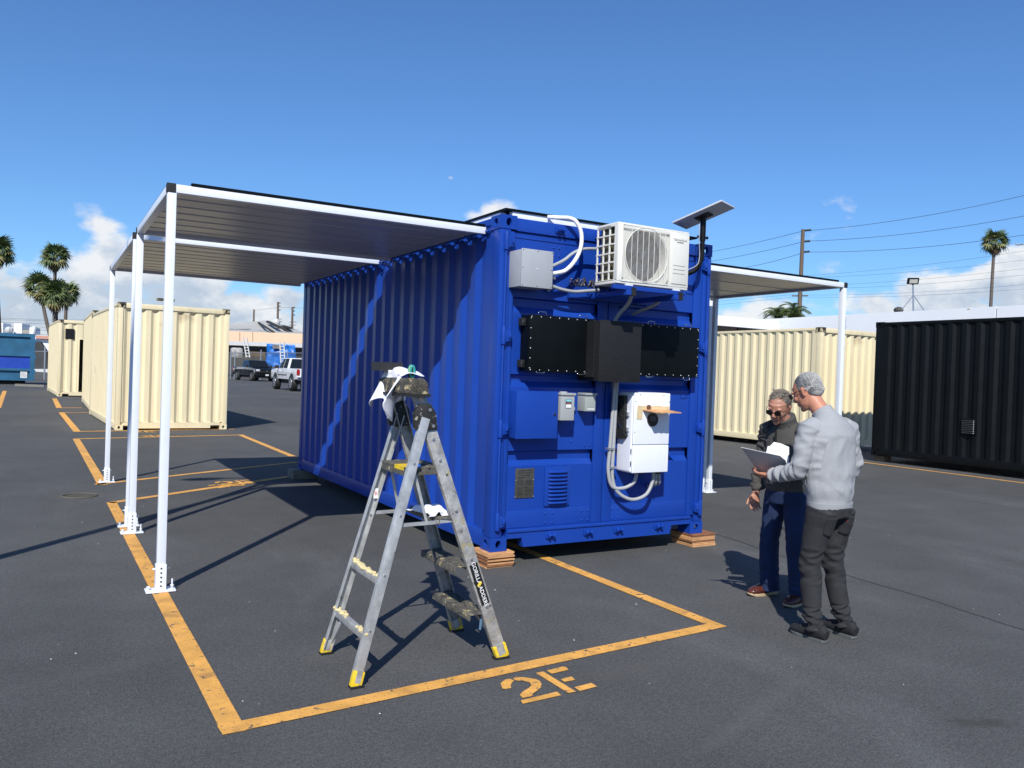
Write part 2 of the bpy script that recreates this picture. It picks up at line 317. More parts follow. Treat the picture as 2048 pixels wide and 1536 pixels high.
# ------------------------------------------------------------------ ground and markings
g = MB(); nx = 40
g.add([(-600, -300, 0), (700, -300, 0), (700, 1200, 0), (-600, 1200, 0)], [(0, 1, 2, 3)])
struct(g.build('asphalt_ground', asp))
def strip(p, q, wd, z=.004, side=0):      # one painted line from p to q (ground xy), its width to one side
    p = Vector((*p, z)); q = Vector((*q, z)); t_ = (q-p).normalized(); a = Vector((-t_.y, t_.x, 0))*wd
    lo = a*(-.5 if side == 0 else (0 if side > 0 else -1)); hi_ = a*(.5 if side == 0 else (1 if side > 0 else 0))
    n = max(1, int((q-p).length/.35)); L_ = (q-p)
    top = [p+L_*(i/n)+hi_+a*(.02*(noise.noise(Vector((p.x+i*.9, 5, q.y))))) for i in range(n+1)]; bot = [p+L_*(i/n)+lo+a*(.02*(noise.noise(Vector((p.x+i*.9, 9, q.y))))) for i in range(n+1)]
    return bot, top
def mark(pts4, wd=.105):
    m_ = MB()
    for k, (p, q, s_) in enumerate(pts4):
        bo, to = strip(p, q, wd, .004+.0006*k, s_); n = len(bo)
        m_.add(bo+to, [(i, i+1, n+i+1, n+i) for i in range(n-1)])
    return struct(m_.build('parking_stripe', stripe))
mark([((-2.600, -2.29), (-2.672, 4.46), -1), ((-2.600, -2.29), (.705, -2.075), 1), ((.705, -2.075), (.66, 7.1), 1), ((-2.672, 4.46), (.60, 6.35), -1)][:3])
mark([((-2.672, 4.46), (.62, 6.72), -1)], .11)
mark([((-2.69, 5.97), (-2.80, 13.1), -1), ((-2.80, 13.1), (.80, 13.80), -1), ((.78, 13.8), (.74, 8.9), -1)], .125)
mark([((-2.69, 5.97), (.55, 7.95), 1)], .10)
mark([((-2.736, 14.93), (-2.945, 22.62), -1), ((-2.945, 22.6), (-2.1, 22.75), -1), ((-2.736, 14.93), (.95, 15.50), 1)], .15)
mark([((-2.98, 25.2), (-3.06, 32.7), -1), ((-2.98, 25.2), (-2.2, 25.35), 1)], .17)
mark([((-4.55, 24.98), (-4.95, 40.7), 1)], .17)
mark([((12.25, 8.1), (12.0, -2.5), 1), ((12.25, 8.1), (13.5, 6.9), 1)], .11)
mark([((15.0, 13.1), (12.6, 12.7), 1)], .14)
S2E = [[(-1.182, -2.303), (-1.16, -2.283), (-1.133, -2.265), (-1.103, -2.262), (-1.092, -2.294), (-1.119, -2.316), (-1.142, -2.342), (-1.159, -2.377), (-1.19, -2.378), (-1.204, -2.362)],
       [(-.852, -2.247), (-.738, -2.232), (-.723, -2.25), (-.732, -2.287), (-.852, -2.297)], [(-.927, -2.251), (-.878, -2.25), (-.874, -2.564), (-.921, -2.562)],
       [(-.852, -2.386), (-.775, -2.379), (-.785, -2.427), (-.854, -2.426)], [(-.848, -2.513), (-.73, -2.502), (-.731, -2.554), (-.849, -2.567)], [(-1.196, -2.539), (-1.208, -2.578), (-.972, -2.571), (-.965, -2.523)]]
CURVE = [(-1.084, -2.267), (-1.058, -2.258), (-1.026, -2.273), (-1.0, -2.3), (-.975, -2.328), (-.97, -2.361), (-.986, -2.405), (-1.016, -2.441), (-1.058, -2.469), (-1.095, -2.49), (-1.115, -2.515),
         (-1.17, -2.515), (-1.165, -2.476), (-1.129, -2.446), (-1.07, -2.415), (-1.041, -2.389), (-1.029, -2.354), (-1.042, -2.328), (-1.068, -2.309), (-1.084, -2.292)]
def stencil(T):
    m_ = MB()
    for k, poly in enumerate(S2E+[CURVE]): m_.prism([T(*p) for p in poly], (0, 0, .0045), (1, 0, 0), (0, 1, 0), (0, 0, 1), .0008)
    return struct(m_.build('stencilled_bay_number', stripe))
def aff(cx, cy, s_, rot, sy=1):
    def T(x, y):
        x, y = (x+.965)*s_, (y+2.41)*s_*sy; return (cx+x*cos(rot)-y*sin(rot), cy+x*sin(rot)+y*cos(rot))
    return T
stencil(lambda x, y: (x, y)); stencil(aff(-.98, 5.72, 1.1, .12)); stencil(aff(-1.12, 4.92+.55, .95, pi+.35)) ; stencil(aff(-1.3, 14.85, 1.2, .05)); stencil(aff(-1.15, 13.65, 1.2, pi+.1))
# a sealed crack, a utility cover, small debris
m_ = MB(); p0 = Vector((2.95, .72)); 
pts = [(3.02+(2.5-3.02)*t_+.05*noise.noise(Vector((t_*6, 0, 0))), .64+(-4.2-.64)*t_+.03*noise.noise(Vector((t_*9, 3, 0)))) for t_ in [i/60 for i in range(61)]]
vs = []
for i, (x, y) in enumerate(pts): wv = .004+.004*abs(noise.noise(Vector((i*.5, 7, 0)))); vs += [(x-wv, y, .003), (x+wv, y, .003)]
m_.add(vs, [(2*i, 2*i+1, 2*i+3, 2*i+2) for i in range(60)]); struct(m_.build('pavement_crack', M('crack_black', (.02, .02, .02), .9)))
t1 = thing('utility_cover', 'small round dirty access cover set in the asphalt left of the white posts', 'cover', (-2.93, 5.05, 0))
m_ = MB(); m_.cyl((-2.93, 5.05, .002), (-2.93, 5.05, .006), .15, 28); m_.build('lid', M('rusty_cover', (.07, .06, .045), .8, var=.5, sc_=20), t1)
m_ = MB(); m_.tube([(-2.93+.19*cos(a*pi/16), 5.05+.19*sin(a*pi/16), .004) for a in range(33)], .012, 6, False); m_.build('rim', M('cover_rim', (.10, .09, .07), .9), t1)
m_ = MB()
for k in range(110):
    x = random.uniform(-4.5, 6); y = random.uniform(-5.2, 5); s_ = random.uniform(.002, .0065)
    if 0 < x < 2.44 and y > 0: continue
    a = random.uniform(0, 3); m_.add([(x+s_*cos(a+q*pi/2)*random.uniform(.6, 1.3), y+s_*sin(a+q*pi/2), .002) for q in range(4)]+[(x, y, .002+s_*.8)], [(0, 1, 4), (1, 2, 4), (2, 3, 4), (3, 0, 4)])
struct(m_.build('paint_chip_debris', M('white_chip', (.6, .6, .58), .8)), 'stuff')

# ------------------------------------------------------------------ shipping containers
def corr(mb, p0, u, n_, length, z0, z1, pitch, depth, m0=.0, closed=True, flat=.26, cap=.05):
    """trapezoid-corrugated wall starting at p0 running along u, facing n_"""
    p0, u, n_ = map(Vector, (p0, u, n_)); prof = [(0, 0)]; k = int((length-2*m0)/pitch); x = (length-k*pitch)/2
    for i in range(k):
        prof += [(x+pitch*.08, 0), (x+pitch*(.08+.22), -depth), (x+pitch*(.08+.22+flat), -depth), (x+pitch*(.08+.44+flat), 0)]; x += pitch
    prof.append((length, 0)); a = len(prof)
    vs = [p0+u*s_+n_*d_+Vector((0, 0, z0)) for s_, d_ in prof]+[p0+u*s_+n_*d_+Vector((0, 0, z1-cap)) for s_, d_ in prof]+[p0+u*s_+Vector((0, 0, z1)) for s_, d_ in prof]
    fs = [(i, i+1, a+i+1, a+i) for i in range(a-1)]+[(a+i, a+i+1, 2*a+i+1, 2*a+i) for i in range(a-1)]
    # ledge at the foot of each trough
    b0 = len(vs); vs += [p0+u*s_+Vector((0, 0, z0)) for s_, d_ in prof]; fs += [(i, b0+i, b0+i+1, i+1) for i in range(a-1) if prof[i][1] or prof[i+1][1]]
    mb.add(vs, fs)
def casting(mb, x, y, z, sx, sy, W_, L_, H_):
    """corner casting: a block whose outward faces have oval holes; sx/sy = outward directions"""
    cw, cl, ch = .162, .178, .118
    x0 = x if sx < 0 else x-cw; y0 = y if sy < 0 else y-cl
    e = .02
    if sy < 0: mb.hole_plate((x0, y0, z), (1, 0, 0), (0, 0, 1), cw, ch, .028, .036, .04)
    else: mb.hole_plate((x0+cw, y0+cl, z), (-1, 0, 0), (0, 0, 1), cw, ch, .028, .036, .04)
    if sx < 0: mb.hole_plate((x0, y0+cl, z), (0, -1, 0), (0, 0, 1), cl, ch, .035, .036, .04)
    else: mb.hole_plate((x0+cw, y0, z), (0, 1, 0), (0, 0, 1), cl, ch, .035, .036, .04)
    ya = y0 if sy < 0 else y0+cl; xa = x0 if sx < 0 else x0+cw
    mb.add([(x0, y0, z), (x0+cw, y0, z), (x0+cw, y0+cl, z), (x0, y0+cl, z)], [(0, 3, 2, 1)])
    mb.add([(x0, y0, z+ch), (x0+cw, y0, z+ch), (x0+cw, y0+cl, z+ch), (x0, y0+cl, z+ch)], [(0, 1, 2, 3)])
    xb = x0+cw if sx < 0 else x0; yb = y0+cl if sy < 0 else y0
    mb.add([(xb, y0, z), (xb, y0+cl, z), (xb, y0+cl, z+ch), (xb, y0, z+ch)], [(0, 1, 2, 3)])
    mb.add([(x0, yb, z), (x0+cw, yb, z), (x0+cw, yb, z+ch), (x0, yb, z+ch)], [(0, 1, 2, 3)])
W, LN, H = 2.438, 6.058, 2.896
def container(root, m, front='corr', notch=True, castm=None, ends=True, cut=None):
    castm = castm or m; T = dict(local=True)
    for (x, sx) in ((0, -1), (W, 1)):
        for (y, sy) in ((0, -1), (LN, 1)):
            c = MB(); casting(c, x, y, 0, sx, sy, W, LN, H); c.build('corner_casting', m, root, **T)
            c = MB(); casting(c, x, y, H-.118, sx, sy, W, LN, H); c.build('corner_casting', castm, root, **T)
            c = MB(); a = .004; px0, px1 = (a, .11) if sx < 0 else (W-.11, W-a); py0, py1 = (a, .14) if sy < 0 else (LN-.14, LN-a)
            c.box((px0, py0, .118), (px1, py1, H-.118)); c.build('corner_post', m, root, bevel=.012, **T)
    for x, n_ in ((.012, -1), (W-.012, 1)):
        s_ = MB(); corr(s_, (x, .14, 0), (0, 1, 0), (n_, 0, 0), LN-.28, .16, H-.06, .278, .036, .01)
        s_.build('side_wall', m, root, **T)
        rr_ = MB(); xa, xb = (.002, .062) if n_ < 0 else (W-.062, W-.002)
        rr_.box((xa, .178, H-.075), (xb, LN-.178, H-.012)); rr_.build('top_rail', m, root, bevel=.006, **T)
        rr_ = MB(); rr_.box((xa if n_ < 0 else W-.05, .178, .02), (.05 if n_ < 0 else xb, LN-.178, .165)); rr_.build('bottom_rail', m, root, bevel=.004, **T)
    c = MB(); c.box((.06, .05, H-.05), (W-.06, LN-.05, H-.022)); c.build('roof', m, root, **T)
    c = MB(); c.box((.05, .05, .10), (W-.05, LN-.05, .15))
    for k in range(1, 16): c.box((.05, k*.37, .03), (W-.05, k*.37+.04, .10))
    c.build('underframe', m, root, **T)
    for y, sy in ((0, -1), (LN, 1)):
        if sy < 0 and front != 'corr': continue
        e = MB(); p0 = (.11, y+.03*(-sy), 0) if sy < 0 else (W-.11, y-.03, 0)
        if cut and sy < 0:
            corr(e, p0, (1, 0, 0), (0, sy, 0), .58, .17, H-.12, .29, .045, flat=.2)
            corr(e, (.69, .03, 0), (1, 0, 0), (0, sy, 0), W-.80, 2.2, H-.12, .29, .045, flat=.2)
            corr(e, (1.5, .03, 0), (1, 0, 0), (0, sy, 0), W-1.61, .17, 2.2, .29, .045, flat=.2)
        else: corr(e, p0, (-sy, 0, 0), (0, sy, 0), W-.22, .17, H-.12, .275, .045, flat=.2)
        e.build('end_wall', m, root, **T)
        e = MB(); ya, yb = (y+.005, y+.075) if sy < 0 else (y-.075, y-.005)
        e.box((.162, ya, H-.125), (W-.162, yb, H-.012)); e.build('end_header', m, root, bevel=.005, **T)
        e = MB()
        if notch and sy < 0:
            e.prism([(.162, .17), (.162, .10), (.38, .10), (.38, .035), (W-.38, .035), (W-.38, .10), (W-.162, .10), (W-.162, .17)], (0, ya, 0), (1, 0, 0), (0, 0, 1), (0, 1, 0), .07)
        else: e.box((.162, ya, .02), (W-.162, yb, .17))
        e.build('end_sill', m, root, **T)
    return root

# blue container: doors end towards the camera
HB = .13
bc = thing('shipping_container', 'bright blue shipping container on plywood blocks with equipment on its doors', 'container', (0, 0, HB))
container(bc, blue, front='doors')
def X(name, mb, m, bev=0, **k): return mb.build(name, m, bc, bevel=bev, **k)
e = MB(); e.box((.162, .006, 2.90), (W-.162, .10, 3.012)); X('door_header', e, blue, .006)
e = MB(); e.prism([(.162, .315), (.162, .232), (.318, .232), (.335, .150), (W-.425, .150), (W-.408, .232), (W-.162, .232), (W-.162, .315)], (0, .004, 0), (1, 0, 0), (0, 0, 1), (0, 1, 0), .09); X('door_sill', e, blue)
e = MB(); e.box((.165, -.008, .285), (W-.165, .004, .312)); X('sill_flange', e, blue, .003)
for side, (xa, xb) in enumerate(((.112, 1.172), (1.182, W-.112))):
    e = MB(); x0, x1 = xa+.04, xb-.11 if side == 0 else xb-.10
    if side: x0 = xa+.11
    # door skin: flat panel with horizontal trough recesses, profile swept along x
    prof = [(2.895, 0)]
    for zt, zb in ((2.335, 2.205), (1.665, 1.555), (.995, .862)):
        prof += [(zt, 0), (zt-.012, .036), (zb+.05, .036), (zb, 0)]
    prof += [(.315, 0)]; Y0 = .030
    vs = [(x0, Y0+d_, z_) for z_, d_ in prof]+[(x1, Y0+d_, z_) for z_, d_ in prof]; k = len(prof)
    e.add(vs, [(i, i+1, k+i+1, k+i) for i in range(k-1)])
    for i in range(1, k-1, 4): 
        for xx in (x0, x1): e.add([(xx, Y0+prof[j][1], prof[j][0]) for j in range(i, i+4)], [(0, 1, 2, 3)])
    e.add([(x0, Y0, 2.895), (x1, Y0, 2.895), (x1, .16, 2.895), (x0, .16, 2.895)], [(0, 1, 2, 3)])
    dr = X('door_leaf', e, blue)
    for a, b_ in ((xa, x0), (x1, xb)):
        e = MB(); e.box((a, .012, .316), (b_, .075, 2.893)); X('door_stile', e, blue, .008)
    e = MB(); e.box((x0+.002, Y0-.006, .318), (x1-.002, Y0-.001, .47)); X('kick_plate', e, blue, .002)
    e = MB(); e.box((x0+.002, Y0-.007, 2.845), (x1-.002, Y0-.001, 2.862)); e.box((x0+.002, Y0-.005, 2.862), (x1-.002, Y0-.001, 2.893)); X('top_flange', e, blue, .002)
    hx = .055 if side == 0 else W-.055
    e = MB(); e.cyl((hx, -.012, .33), (hx, -.012, 2.88), .011, 10); X('hinge_rod', e, blue, smooth='auto')
    for hz in (2.80, 1.99, 1.19, .39):
        s_ = 1 if side == 0 else -1; e = MB()
        e.prism([(0, -.05), (.028, -.055), (.085, -.038), (.085, .038), (.028, .055), (0, .05)], (hx-.012*s_, -.03, hz), (s_, 0, 0), (0, 0, 1), (0, 1, 0), .046)
        e.cyl((hx, -.016, hz-.075), (hx, -.016, hz+.075), .021, 12)
        e.cyl((hx+.055*s_, -.034, hz-.018), (hx+.055*s_, -.034, hz+.018), .012, 8)
        X('hinge', e, blue, .004)
for k in range(20):
    y = .235+k*.278; e = MB(); e.bar((-.010, y, 2.900), (-.010, y+.10, 2.848), .010, .012, (1, 0, 0)); e.bar((-.010, y+.10, 2.848), (-.010, y+.125, 2.866), .010, .012, (1, 0, 0)); X('lit_edge_bar', e, blue)  # added bars shape the sunlit zigzag along the top of the corrugated wall
e = MB(); e.box((-.022, .18, 2.900), (.0, LN-.18, 2.914)); X('canopy_ledge', e, blue)
def cleat(x, z):
    e = MB(); e.box((x-.045, -.012, z-.028), (x+.045, .004, z+.028))
    for s_ in (-1, 1): e.prism([(0, -.024), (.034, -.012), (.040, .004), (.018, .026), (0, .03)], (x+s_*.026-.008, -.010, z), (0, -1, 0), (0, 0, 1), (1, 0, 0), .016)
    e.cyl((x-.03, -.03, z+.004), (x+.03, -.03, z+.004), .008, 8); X('lock_keeper', e, blue, .003)
for x, z in ((.61, .235), (1.02, .235), (1.37, .235), (.60, 2.955), (1.03, 2.955), (1.42, 2.955), (1.86, 2.955), (1.86, .235)): cleat(x, z)
def rivet(x, z, y=.026, r=.0095):
    e = MB(); e.ball((x, y-.001, z), (r, .006, r), 8, 4); return e
for (x, z) in [(.56, .43), (.64, .43), (.56, .345), (.64, .345), (.96, .43), (1.03, .43), (.96, .345), (1.03, .345), (1.31, .43), (1.38, .43), (1.31, .345), (1.38, .345), (.97, 1.03), (1.03, 1.03), (.82, 1.16), (.82, 1.07), (.56, 2.80), (.62, 2.80), (.56, 2.73), (.62, 2.73)]:
    rivet(x, z, .022 if z < .45 else .028).build('rivet', blue, bc, smooth=True)
# louvred vent on the left door
e = MB(); e.box((.545, .012, .495), (.815, .030, .845)); X('vent_frame', e, blue, .004)
for k in range(9):
    z = .80-k*.0345; e = MB(); vs = []
    for i in range(9):
        a = i/8; dx = .2*a-.1; bul = sin(pi*min(1, max(0, a)))**.35
        for (d_, h_) in ((.012, .012), (.004-.018*bul, .006), (.0-.020*bul, -.008), (.010, -.011)): vs.append((.68+dx, d_, z+h_))
    e.add(vs, [(4*i+j, 4*i+j+1, 4*i+j+5, 4*i+j+4) for i in range(8) for j in range(3)]); X('louvre', e, blue, smooth=True)
# data plate
e = MB(); e.box((.243, .022, .577), (.437, .029, .838)); pl = e.build('data_plate', M('etched_data_plate', (.085, .085, .075), .45, metal=.4, var=.25, sc_=30), bc, bevel=.004)
inkd = M('plate_ink', (.02, .02, .02), .6); ink_l = M('plate_bare_metal', (.28, .28, .25), .4, metal=.5)
e = MB()
for k, (a, b_) in enumerate(((.27, .41), (.27, .41), (.30, .38), (.275, .34))): e.box((a, .0208, .816-k*.020), (b_, .0222, .822-k*.020))
for k in range(5): e.box((.262, .0208, .73-k*.009), (.33, .0222, .733-k*.009)); e.box((.345, .0208, .73-k*.009), (.42, .0222, .733-k*.009))
for k in range(8): e.box((.262, .0208, .67-k*.010), (.32+.05*(k % 3 == 0), .0222, .673-k*.010)); e.box((.35, .0208, .67-k*.010), (.41, .0222, .673-k*.010))
e.build('plate_lettering', inkd, pl)
for x, z in ((.252, .735), (.430, .735), (.252, .588), (.430, .588)): MB().ball((x, .021, z), (.006, .004, .006), 8, 4).build('plate_rivet', chrome, pl, smooth=True)

# plywood blocks and timber
def stack(label, cx, cy, w_, d_, n, th, group='plywood blocks under the blue container'):
    root = thing('plywood_block', label, 'block', (cx, cy, 0), group)
    for k in range(n):
        j = lambda: random.uniform(-.009, .009); e = MB(); ox, oy = j(), j()
        e.box((cx-w_/2+ox, cy-d_/2+oy, k*th+.0014), (cx+w_/2+ox, cy+d_/2+oy, (k+1)*th-.0014)); e.build('plywood_sheet', ply if (k % 2 == 0 or random.random() < .3) else ply2, root)
    return root
stack('stack of orange plywood squares under the blue corner nearest the ladder', .085, .10, .26, .28, 9, HB/9-.0001)
stack('stack of orange plywood squares under the blue corner nearest the two men', 2.43, .12, .30, .32, 8, HB/8-.0001)
t1 = thing('timber_block', 'weathered grey timber offcut under the far left corner of the blue container', 'block', (-.05, 5.95, 0)); e = MB(); e.box((-.14, 5.80, 0), (.22, 6.12, HB)); e.build('lower_timber', oldwood, t1, bevel=.006)

# roof-top frame on the blue container
rf = thing('roof_panel_frame', 'white aluminium frame with a thin dark panel lying on the roof of the blue container', 'panel frame', (1.2, 3, 3.03))
ztop = 3.028
for nm, a, b_ in (('front_beam', (.17, .10, ztop), (2.20, .16, ztop+.055)), ('side_beam', (.10, .20, ztop), (.16, 5.9, ztop+.055)), ('side_beam', (2.24, .20, ztop), (2.30, 5.9, ztop+.055)), ('rear_beam', (.17, 5.84, ztop), (2.20, 5.9, ztop+.055))):
    MB().box(a, b_).build(nm, white_p, rf, bevel=.003)
MB().box((.09, .085, ztop+.057), (2.31, 5.92, ztop+.075)).build('dark_panel', black_m, rf)

# ------------------------------------------------------------------ shade canopies
def canopy(label, sx, y0, y1, n_slat, xo=2.60):
    """sx = -1 left of the container, +1 right; spans y0..y1 out to xo"""
    X0 = 0 if sx < 0 else W; fx = lambda d_: X0+sx*d_; zt = 2.945; zb = zt-.06
    root = thing('shade_canopy', label, 'canopy', (fx(xo-.03), y0+.03, 0), 'shade canopies bolted to the blue container')
    def bx(name, d0, d1, ya, yb, za, zb_, m, bev=.003):
        a, b_ = sorted((fx(d0), fx(d1))); return MB().box((a, ya, za), (b_, yb, zb_)).build(name, m, root, bevel=bev)
    PX, PY = xo-.03, .03
    for y in (y0, y1):
        s_ = 1 if y == y0 else -1; ya, yb = sorted((y, y+s_*.06))
        bx('cross_beam', .012, xo-.002, ya, yb, zb, zt, white_p)
        bx('beam_end_cap', xo, xo+.004, ya, yb, zb, zt, rubber, 0); 
        yy = (ya+yb)/2
        # post with telescopic foot
        p = bx('post', xo-.062, xo-.002, ya, yb, .02, zb-.001, white_p)
        bx('foot_sleeve', xo-.068, xo+.004, ya-.006, yb+.006, .014, .20, white_p, .002)
        pl_ = bx('base_plate', xo-.032-.10, xo-.032+.10, yy-.065, yy+.065, .006, .016, white_p, .002)
        for k in range(5): 
            h = MB(); z = .045+k*.032; q = ya-.0065; h.cyl((fx(xo-.032), q-.0012, z), (fx(xo-.032), q, z), .0065, 10); h.build('adjustment_hole', dark, p)
        h = MB(); h.cyl((fx(xo-.09), yy, .165), (fx(xo+.025), yy, .165), .005, 8); h.build('lock_pin', white_p, root)
        for q in (-.08, .08): h = MB(); h.cyl((fx(xo-.032+q), yy, .016), (fx(xo-.032+q), yy, .035 if q > 0 else .085), .006, 8); h.cyl((fx(xo-.032+q), yy, .013+.02), (fx(xo-.032+q), yy, .042), .013, 6); h.build('anchor_bolt', white_p, root)
    bx('outer_beam', xo-.062, xo-.002, y0+.062, y1-.062, zb, zt-.002, white_p)
    bx('inner_beam', .016, .05, y0+.062, y1-.062, zt-.018, zt-.002, blue)
    bx('corner_cap', xo-.055, xo+.006, y0-.004, y0, zb-.001, zt+.003, rubber, 0)
    ys = y0+.062; pitch = (y1-y0-.124)/n_slat
    for k in range(n_slat):
        a = ys+k*pitch
        e = MB(); e.prism([(.006, .012), (.03, 0), (pitch-.03, 0), (pitch-.006, .012), (pitch-.006, .03), (.006, .03)], (fx(.03), a, zt-.034), (0, 1, 0), (0, 0, 1), (sx, 0, 0), xo-.094)
        e.build('slat', slat, root)
    bx('light_block_sheet', .05, xo-.064, y0+.062, y1-.062, zt-.0035, zt+.001, black_m, 0)  # dark cover added above the slats so no sunlight leaks between them
    bx('dark_edge_trim', .02, xo-.16, y0-.004, y0+.05, zt+.0015, zt+.022, black_m, 0)
    bx('dark_side_trim', xo-.055, xo-.008, y0+.16, y1-.05, zt+.0015, zt+.010, black_m, 0)
    return root
canopy('left shade canopy nearest the camera, its front corner post standing at the yellow line', -1, .245, 2.54, 7)
canopy('farther left shade canopy, reaching the back corner of the blue container', -1, 2.85, 6.22, 10)
canopy('right shade canopy whose white corner post stands behind the two men', 1, .60, 2.87, 3, 2.86)
canopy('farther right shade canopy, mostly hidden behind the blue container', 1, 3.00, 6.2, 4, 2.93)

# ------------------------------------------------------------------ equipment on the doors
def on_door(name, label, cat, x, z, group=None): return thing(name, label, cat, (x, .03, z), group)
# grey junction box
t1 = on_door('junction_box', 'square light grey metal junction box high on the left blue door', 'electrical box', .25, 2.40)
MB().box((.10, -.195, 2.405), (.40, .028, 2.715)).build('enclosure', grey_box, t1, bevel=.004)
MB().box((.094, -.212, 2.40), (.406, -.196, 2.72)).build('cover', grey_box, t1, bevel=.004)
for x in (.106, .25, .394):
    for z in (2.412, 2.56, 2.708):
        if x == .25 and z == 2.56: MB().ball((x, -.213, z), (.006, .002, .006), 8, 4).build('centre_mark', white_p, t1)
        else: MB().ball((x, -.213, z), (.0045, .003, .0045), 8, 4).build('screw', inkd, t1)
# air conditioner
ac = on_door('air_conditioner', 'ivory outdoor air conditioner unit with round fan grille on a blue bracket', 'air conditioner', 1.22, 2.44)
ax0, ax1, ay0, ay1, az0, az1 = .83, 1.625, -.55, -.24, 2.465, 2.985
A = lambda nm, mb, m, bev=0, par=None, **k: mb.build(nm, m, par or ac, bevel=bev, **k)
e = MB(); e.box((ax0, ay0, az0+.49), (ax1, ay1, az1)); A('top_panel', e, acw, .012)
e = MB(); e.box((ax0, ay0, az0), (ax1, ay1, az0+.035)); A('base_pan', e, acw, .006)
e = MB(); e.box((ax1-.03, ay0+.002, az0+.03), (ax1-.001, ay1, az0+.495)); A('right_panel', e, acw, .006)
e = MB(); e.box((ax0+.055, ay1-.05, az0+.03), (ax1-.05, ay1-.02, az0+.49)); A('rear_coil', e, fin)
e = MB(); e.box((ax0+.03, ay0+.12, az0+.035), (ax0+.055, ay1-.03, az0+.49)); A('side_coil', e, fin)
# left lattice side
e = MB()
for k in range(7): z = az0+.022+k*.0775; e.box((ax0, ay0+.035, z), (ax0+.012, ay1, z+.012))
for k in range(4): y = ay0+.035+k*(ay1-ay0-.05)/3; wv = .014 if k else .03; e.box((ax0+.0005, y-wv/2, az0+.02), (ax0+.013, y+wv/2, az1-.03))
A('side_lattice', e, acw, .002)
e = MB(); e.box((ax0-.002, ay0+.10, az1-.045), (ax0, ay1-.04, az1-.022)); A('carry_recess', e, M('grey_recess', (.22, .22, .2), .6))
# front: frame, grille, fan
fy = ay0; cx, cz, fr = ax0+.315, az0+.265, .228
e = MB(); e.box((ax0, fy-.004, az0+.02), (ax0+.055, fy+.03, az1-.02)); e.box((ax0+.055, fy-.004, az1-.05), (ax1-.225, fy+.02, az1-.02)); e.box((ax0+.055, fy-.004, az0+.02), (ax1-.225, fy+.02, az0+.035)); A('front_frame', e, acw, .004)
e = MB(); e.box((ax1-.225, fy-.004, az0+.02), (ax1, fy+.03, az1-.02)); A('service_panel', e, acw, .006)
e = MB(); e.box((ax1-.20, fy-.011, az0+.045), (ax1-.022, fy-.002, az1-.055)); sp = A('access_cover', e, acw, .008)
for k in range(3): MB().box((ax1-.185, fy-.0125, az0+.205-k*.035), (ax1-.05, fy-.0105, az0+.209-k*.035)).build('groove', M('groove_grey', (.2, .2, .18), .6), sp)
text('maker_lettering', 'Genve-Aure', .030, (ax1-.112, fy-.0118, az1-.085), (1, 0, 0), (0, 0, 1), M('silver_print', (.16, .17, .17), .5), sp)
text('inverter_lettering', 'INVERTER', .017, (ax1-.112, fy-.0118, az1-.108), (1, 0, 0), (0, 0, 1), inkd, sp)
# shroud plate with fan opening
e = MB(); k = 40; gx0, gx1, gz0, gz1 = ax0+.055, ax1-.225, az0+.035, az1-.05
out = []; inn = []; inn2 = []
for i in range(k):
    a = 2*pi*i/k; x, z = cos(a), sin(a); inn.append((cx+fr*x, fy+.012, cz+fr*z)); inn2.append((cx+fr*x*.97, fy+.09, cz+fr*z*.97))
    s_ = min(((gx1-cx) if x > 0 else (cx-gx0))/max(abs(x), 1e-6), ((gz1-cz) if z > 0 else (cz-gz0))/max(abs(z), 1e-6)); out.append((cx+s_*x, fy+.012, cz+s_*z))
e.add(out+inn+inn2, [(i, (i+1) % k, (i+1) % k+k, i+k) for i in range(k)]+[(i+k, (i+1) % k+k, (i+1) % k+2*k, i+2*k) for i in range(k)]); A('fan_shroud', e, acw, 0, smooth='auto')
MB().box((ax0+.05, fy+.10, az0+.04), (ax1-.23, fy+.11, az1-.04)).build('interior', M('dark_interior', (.03, .03, .035), .6), ac)
fb = MB()
for q in range(3):
    a0 = q*2*pi/3+.4; pts_ = []
    for i in range(9):
        rr_ = .04+.165*i/8; sw = .55*i/8
        pts_ += [(cx+rr_*cos(a0-.35-sw*.4), fy+.085, cz+rr_*sin(a0-.35-sw*.4)), (cx+rr_*cos(a0+.45+sw*.2), fy+.045, cz+rr_*sin(a0+.45+sw*.2))]
    fb.add(pts_, [(2*i, 2*i+1, 2*i+3, 2*i+2) for i in range(8)])
fb.cyl((cx, fy+.03, cz), (cx, fy+.09, cz), .045, 18); fb.build('fan', M('fan_grey_blue', (.035, .035, .055), .4), ac, smooth='auto')
gr = MB(); z = gz0+.006
while z < gz1: gr.box((gx0, fy-.003, z), (gx1, fy-.001, z+.0019)); z += .0094
gr.build('grille_wires', acw, ac)['kind'] = 'stuff'
gr = MB()
for i in range(7): x = gx0+.09+i*.062; gr.box((x, fy-.006, gz0), (x+.004, fy-.0031, gz1))
gr.tube([(cx+.235*cos(i*pi/24), fy-.004, cz+.235*sin(i*pi/24)) for i in range(49)], .0035, 6, False); gr.build('grille_ribs', acw, ac)
# bracket
bk = on_door('wall_bracket', 'blue steel bracket arms holding up the air conditioner', 'bracket', 1.2, 2.40)
for nm, a, b_ in (('rear_channel', (.72, -.02, 2.36), (1.76, .026, 2.42)), ('front_channel', (.80, -.56, 2.415), (1.60, -.52, 2.452)), ('arm', (.93, -.57, 2.37), (.98, -.021, 2.414)), ('arm', (1.46, -.57, 2.37), (1.51, -.021, 2.414))):
    MB().box(a, b_).build(nm, blue, bk, bevel=.003)
for x in (.955, 1.485): MB().box((x-.03, -.555, 2.452), (x+.05, -.515, 2.463)).build('mount_foot', white_p, bk); MB().box((x+.03, -.57, 2.37), (x+.075, -.53, 2.44)).build('rubber_damper', rubber, bk)
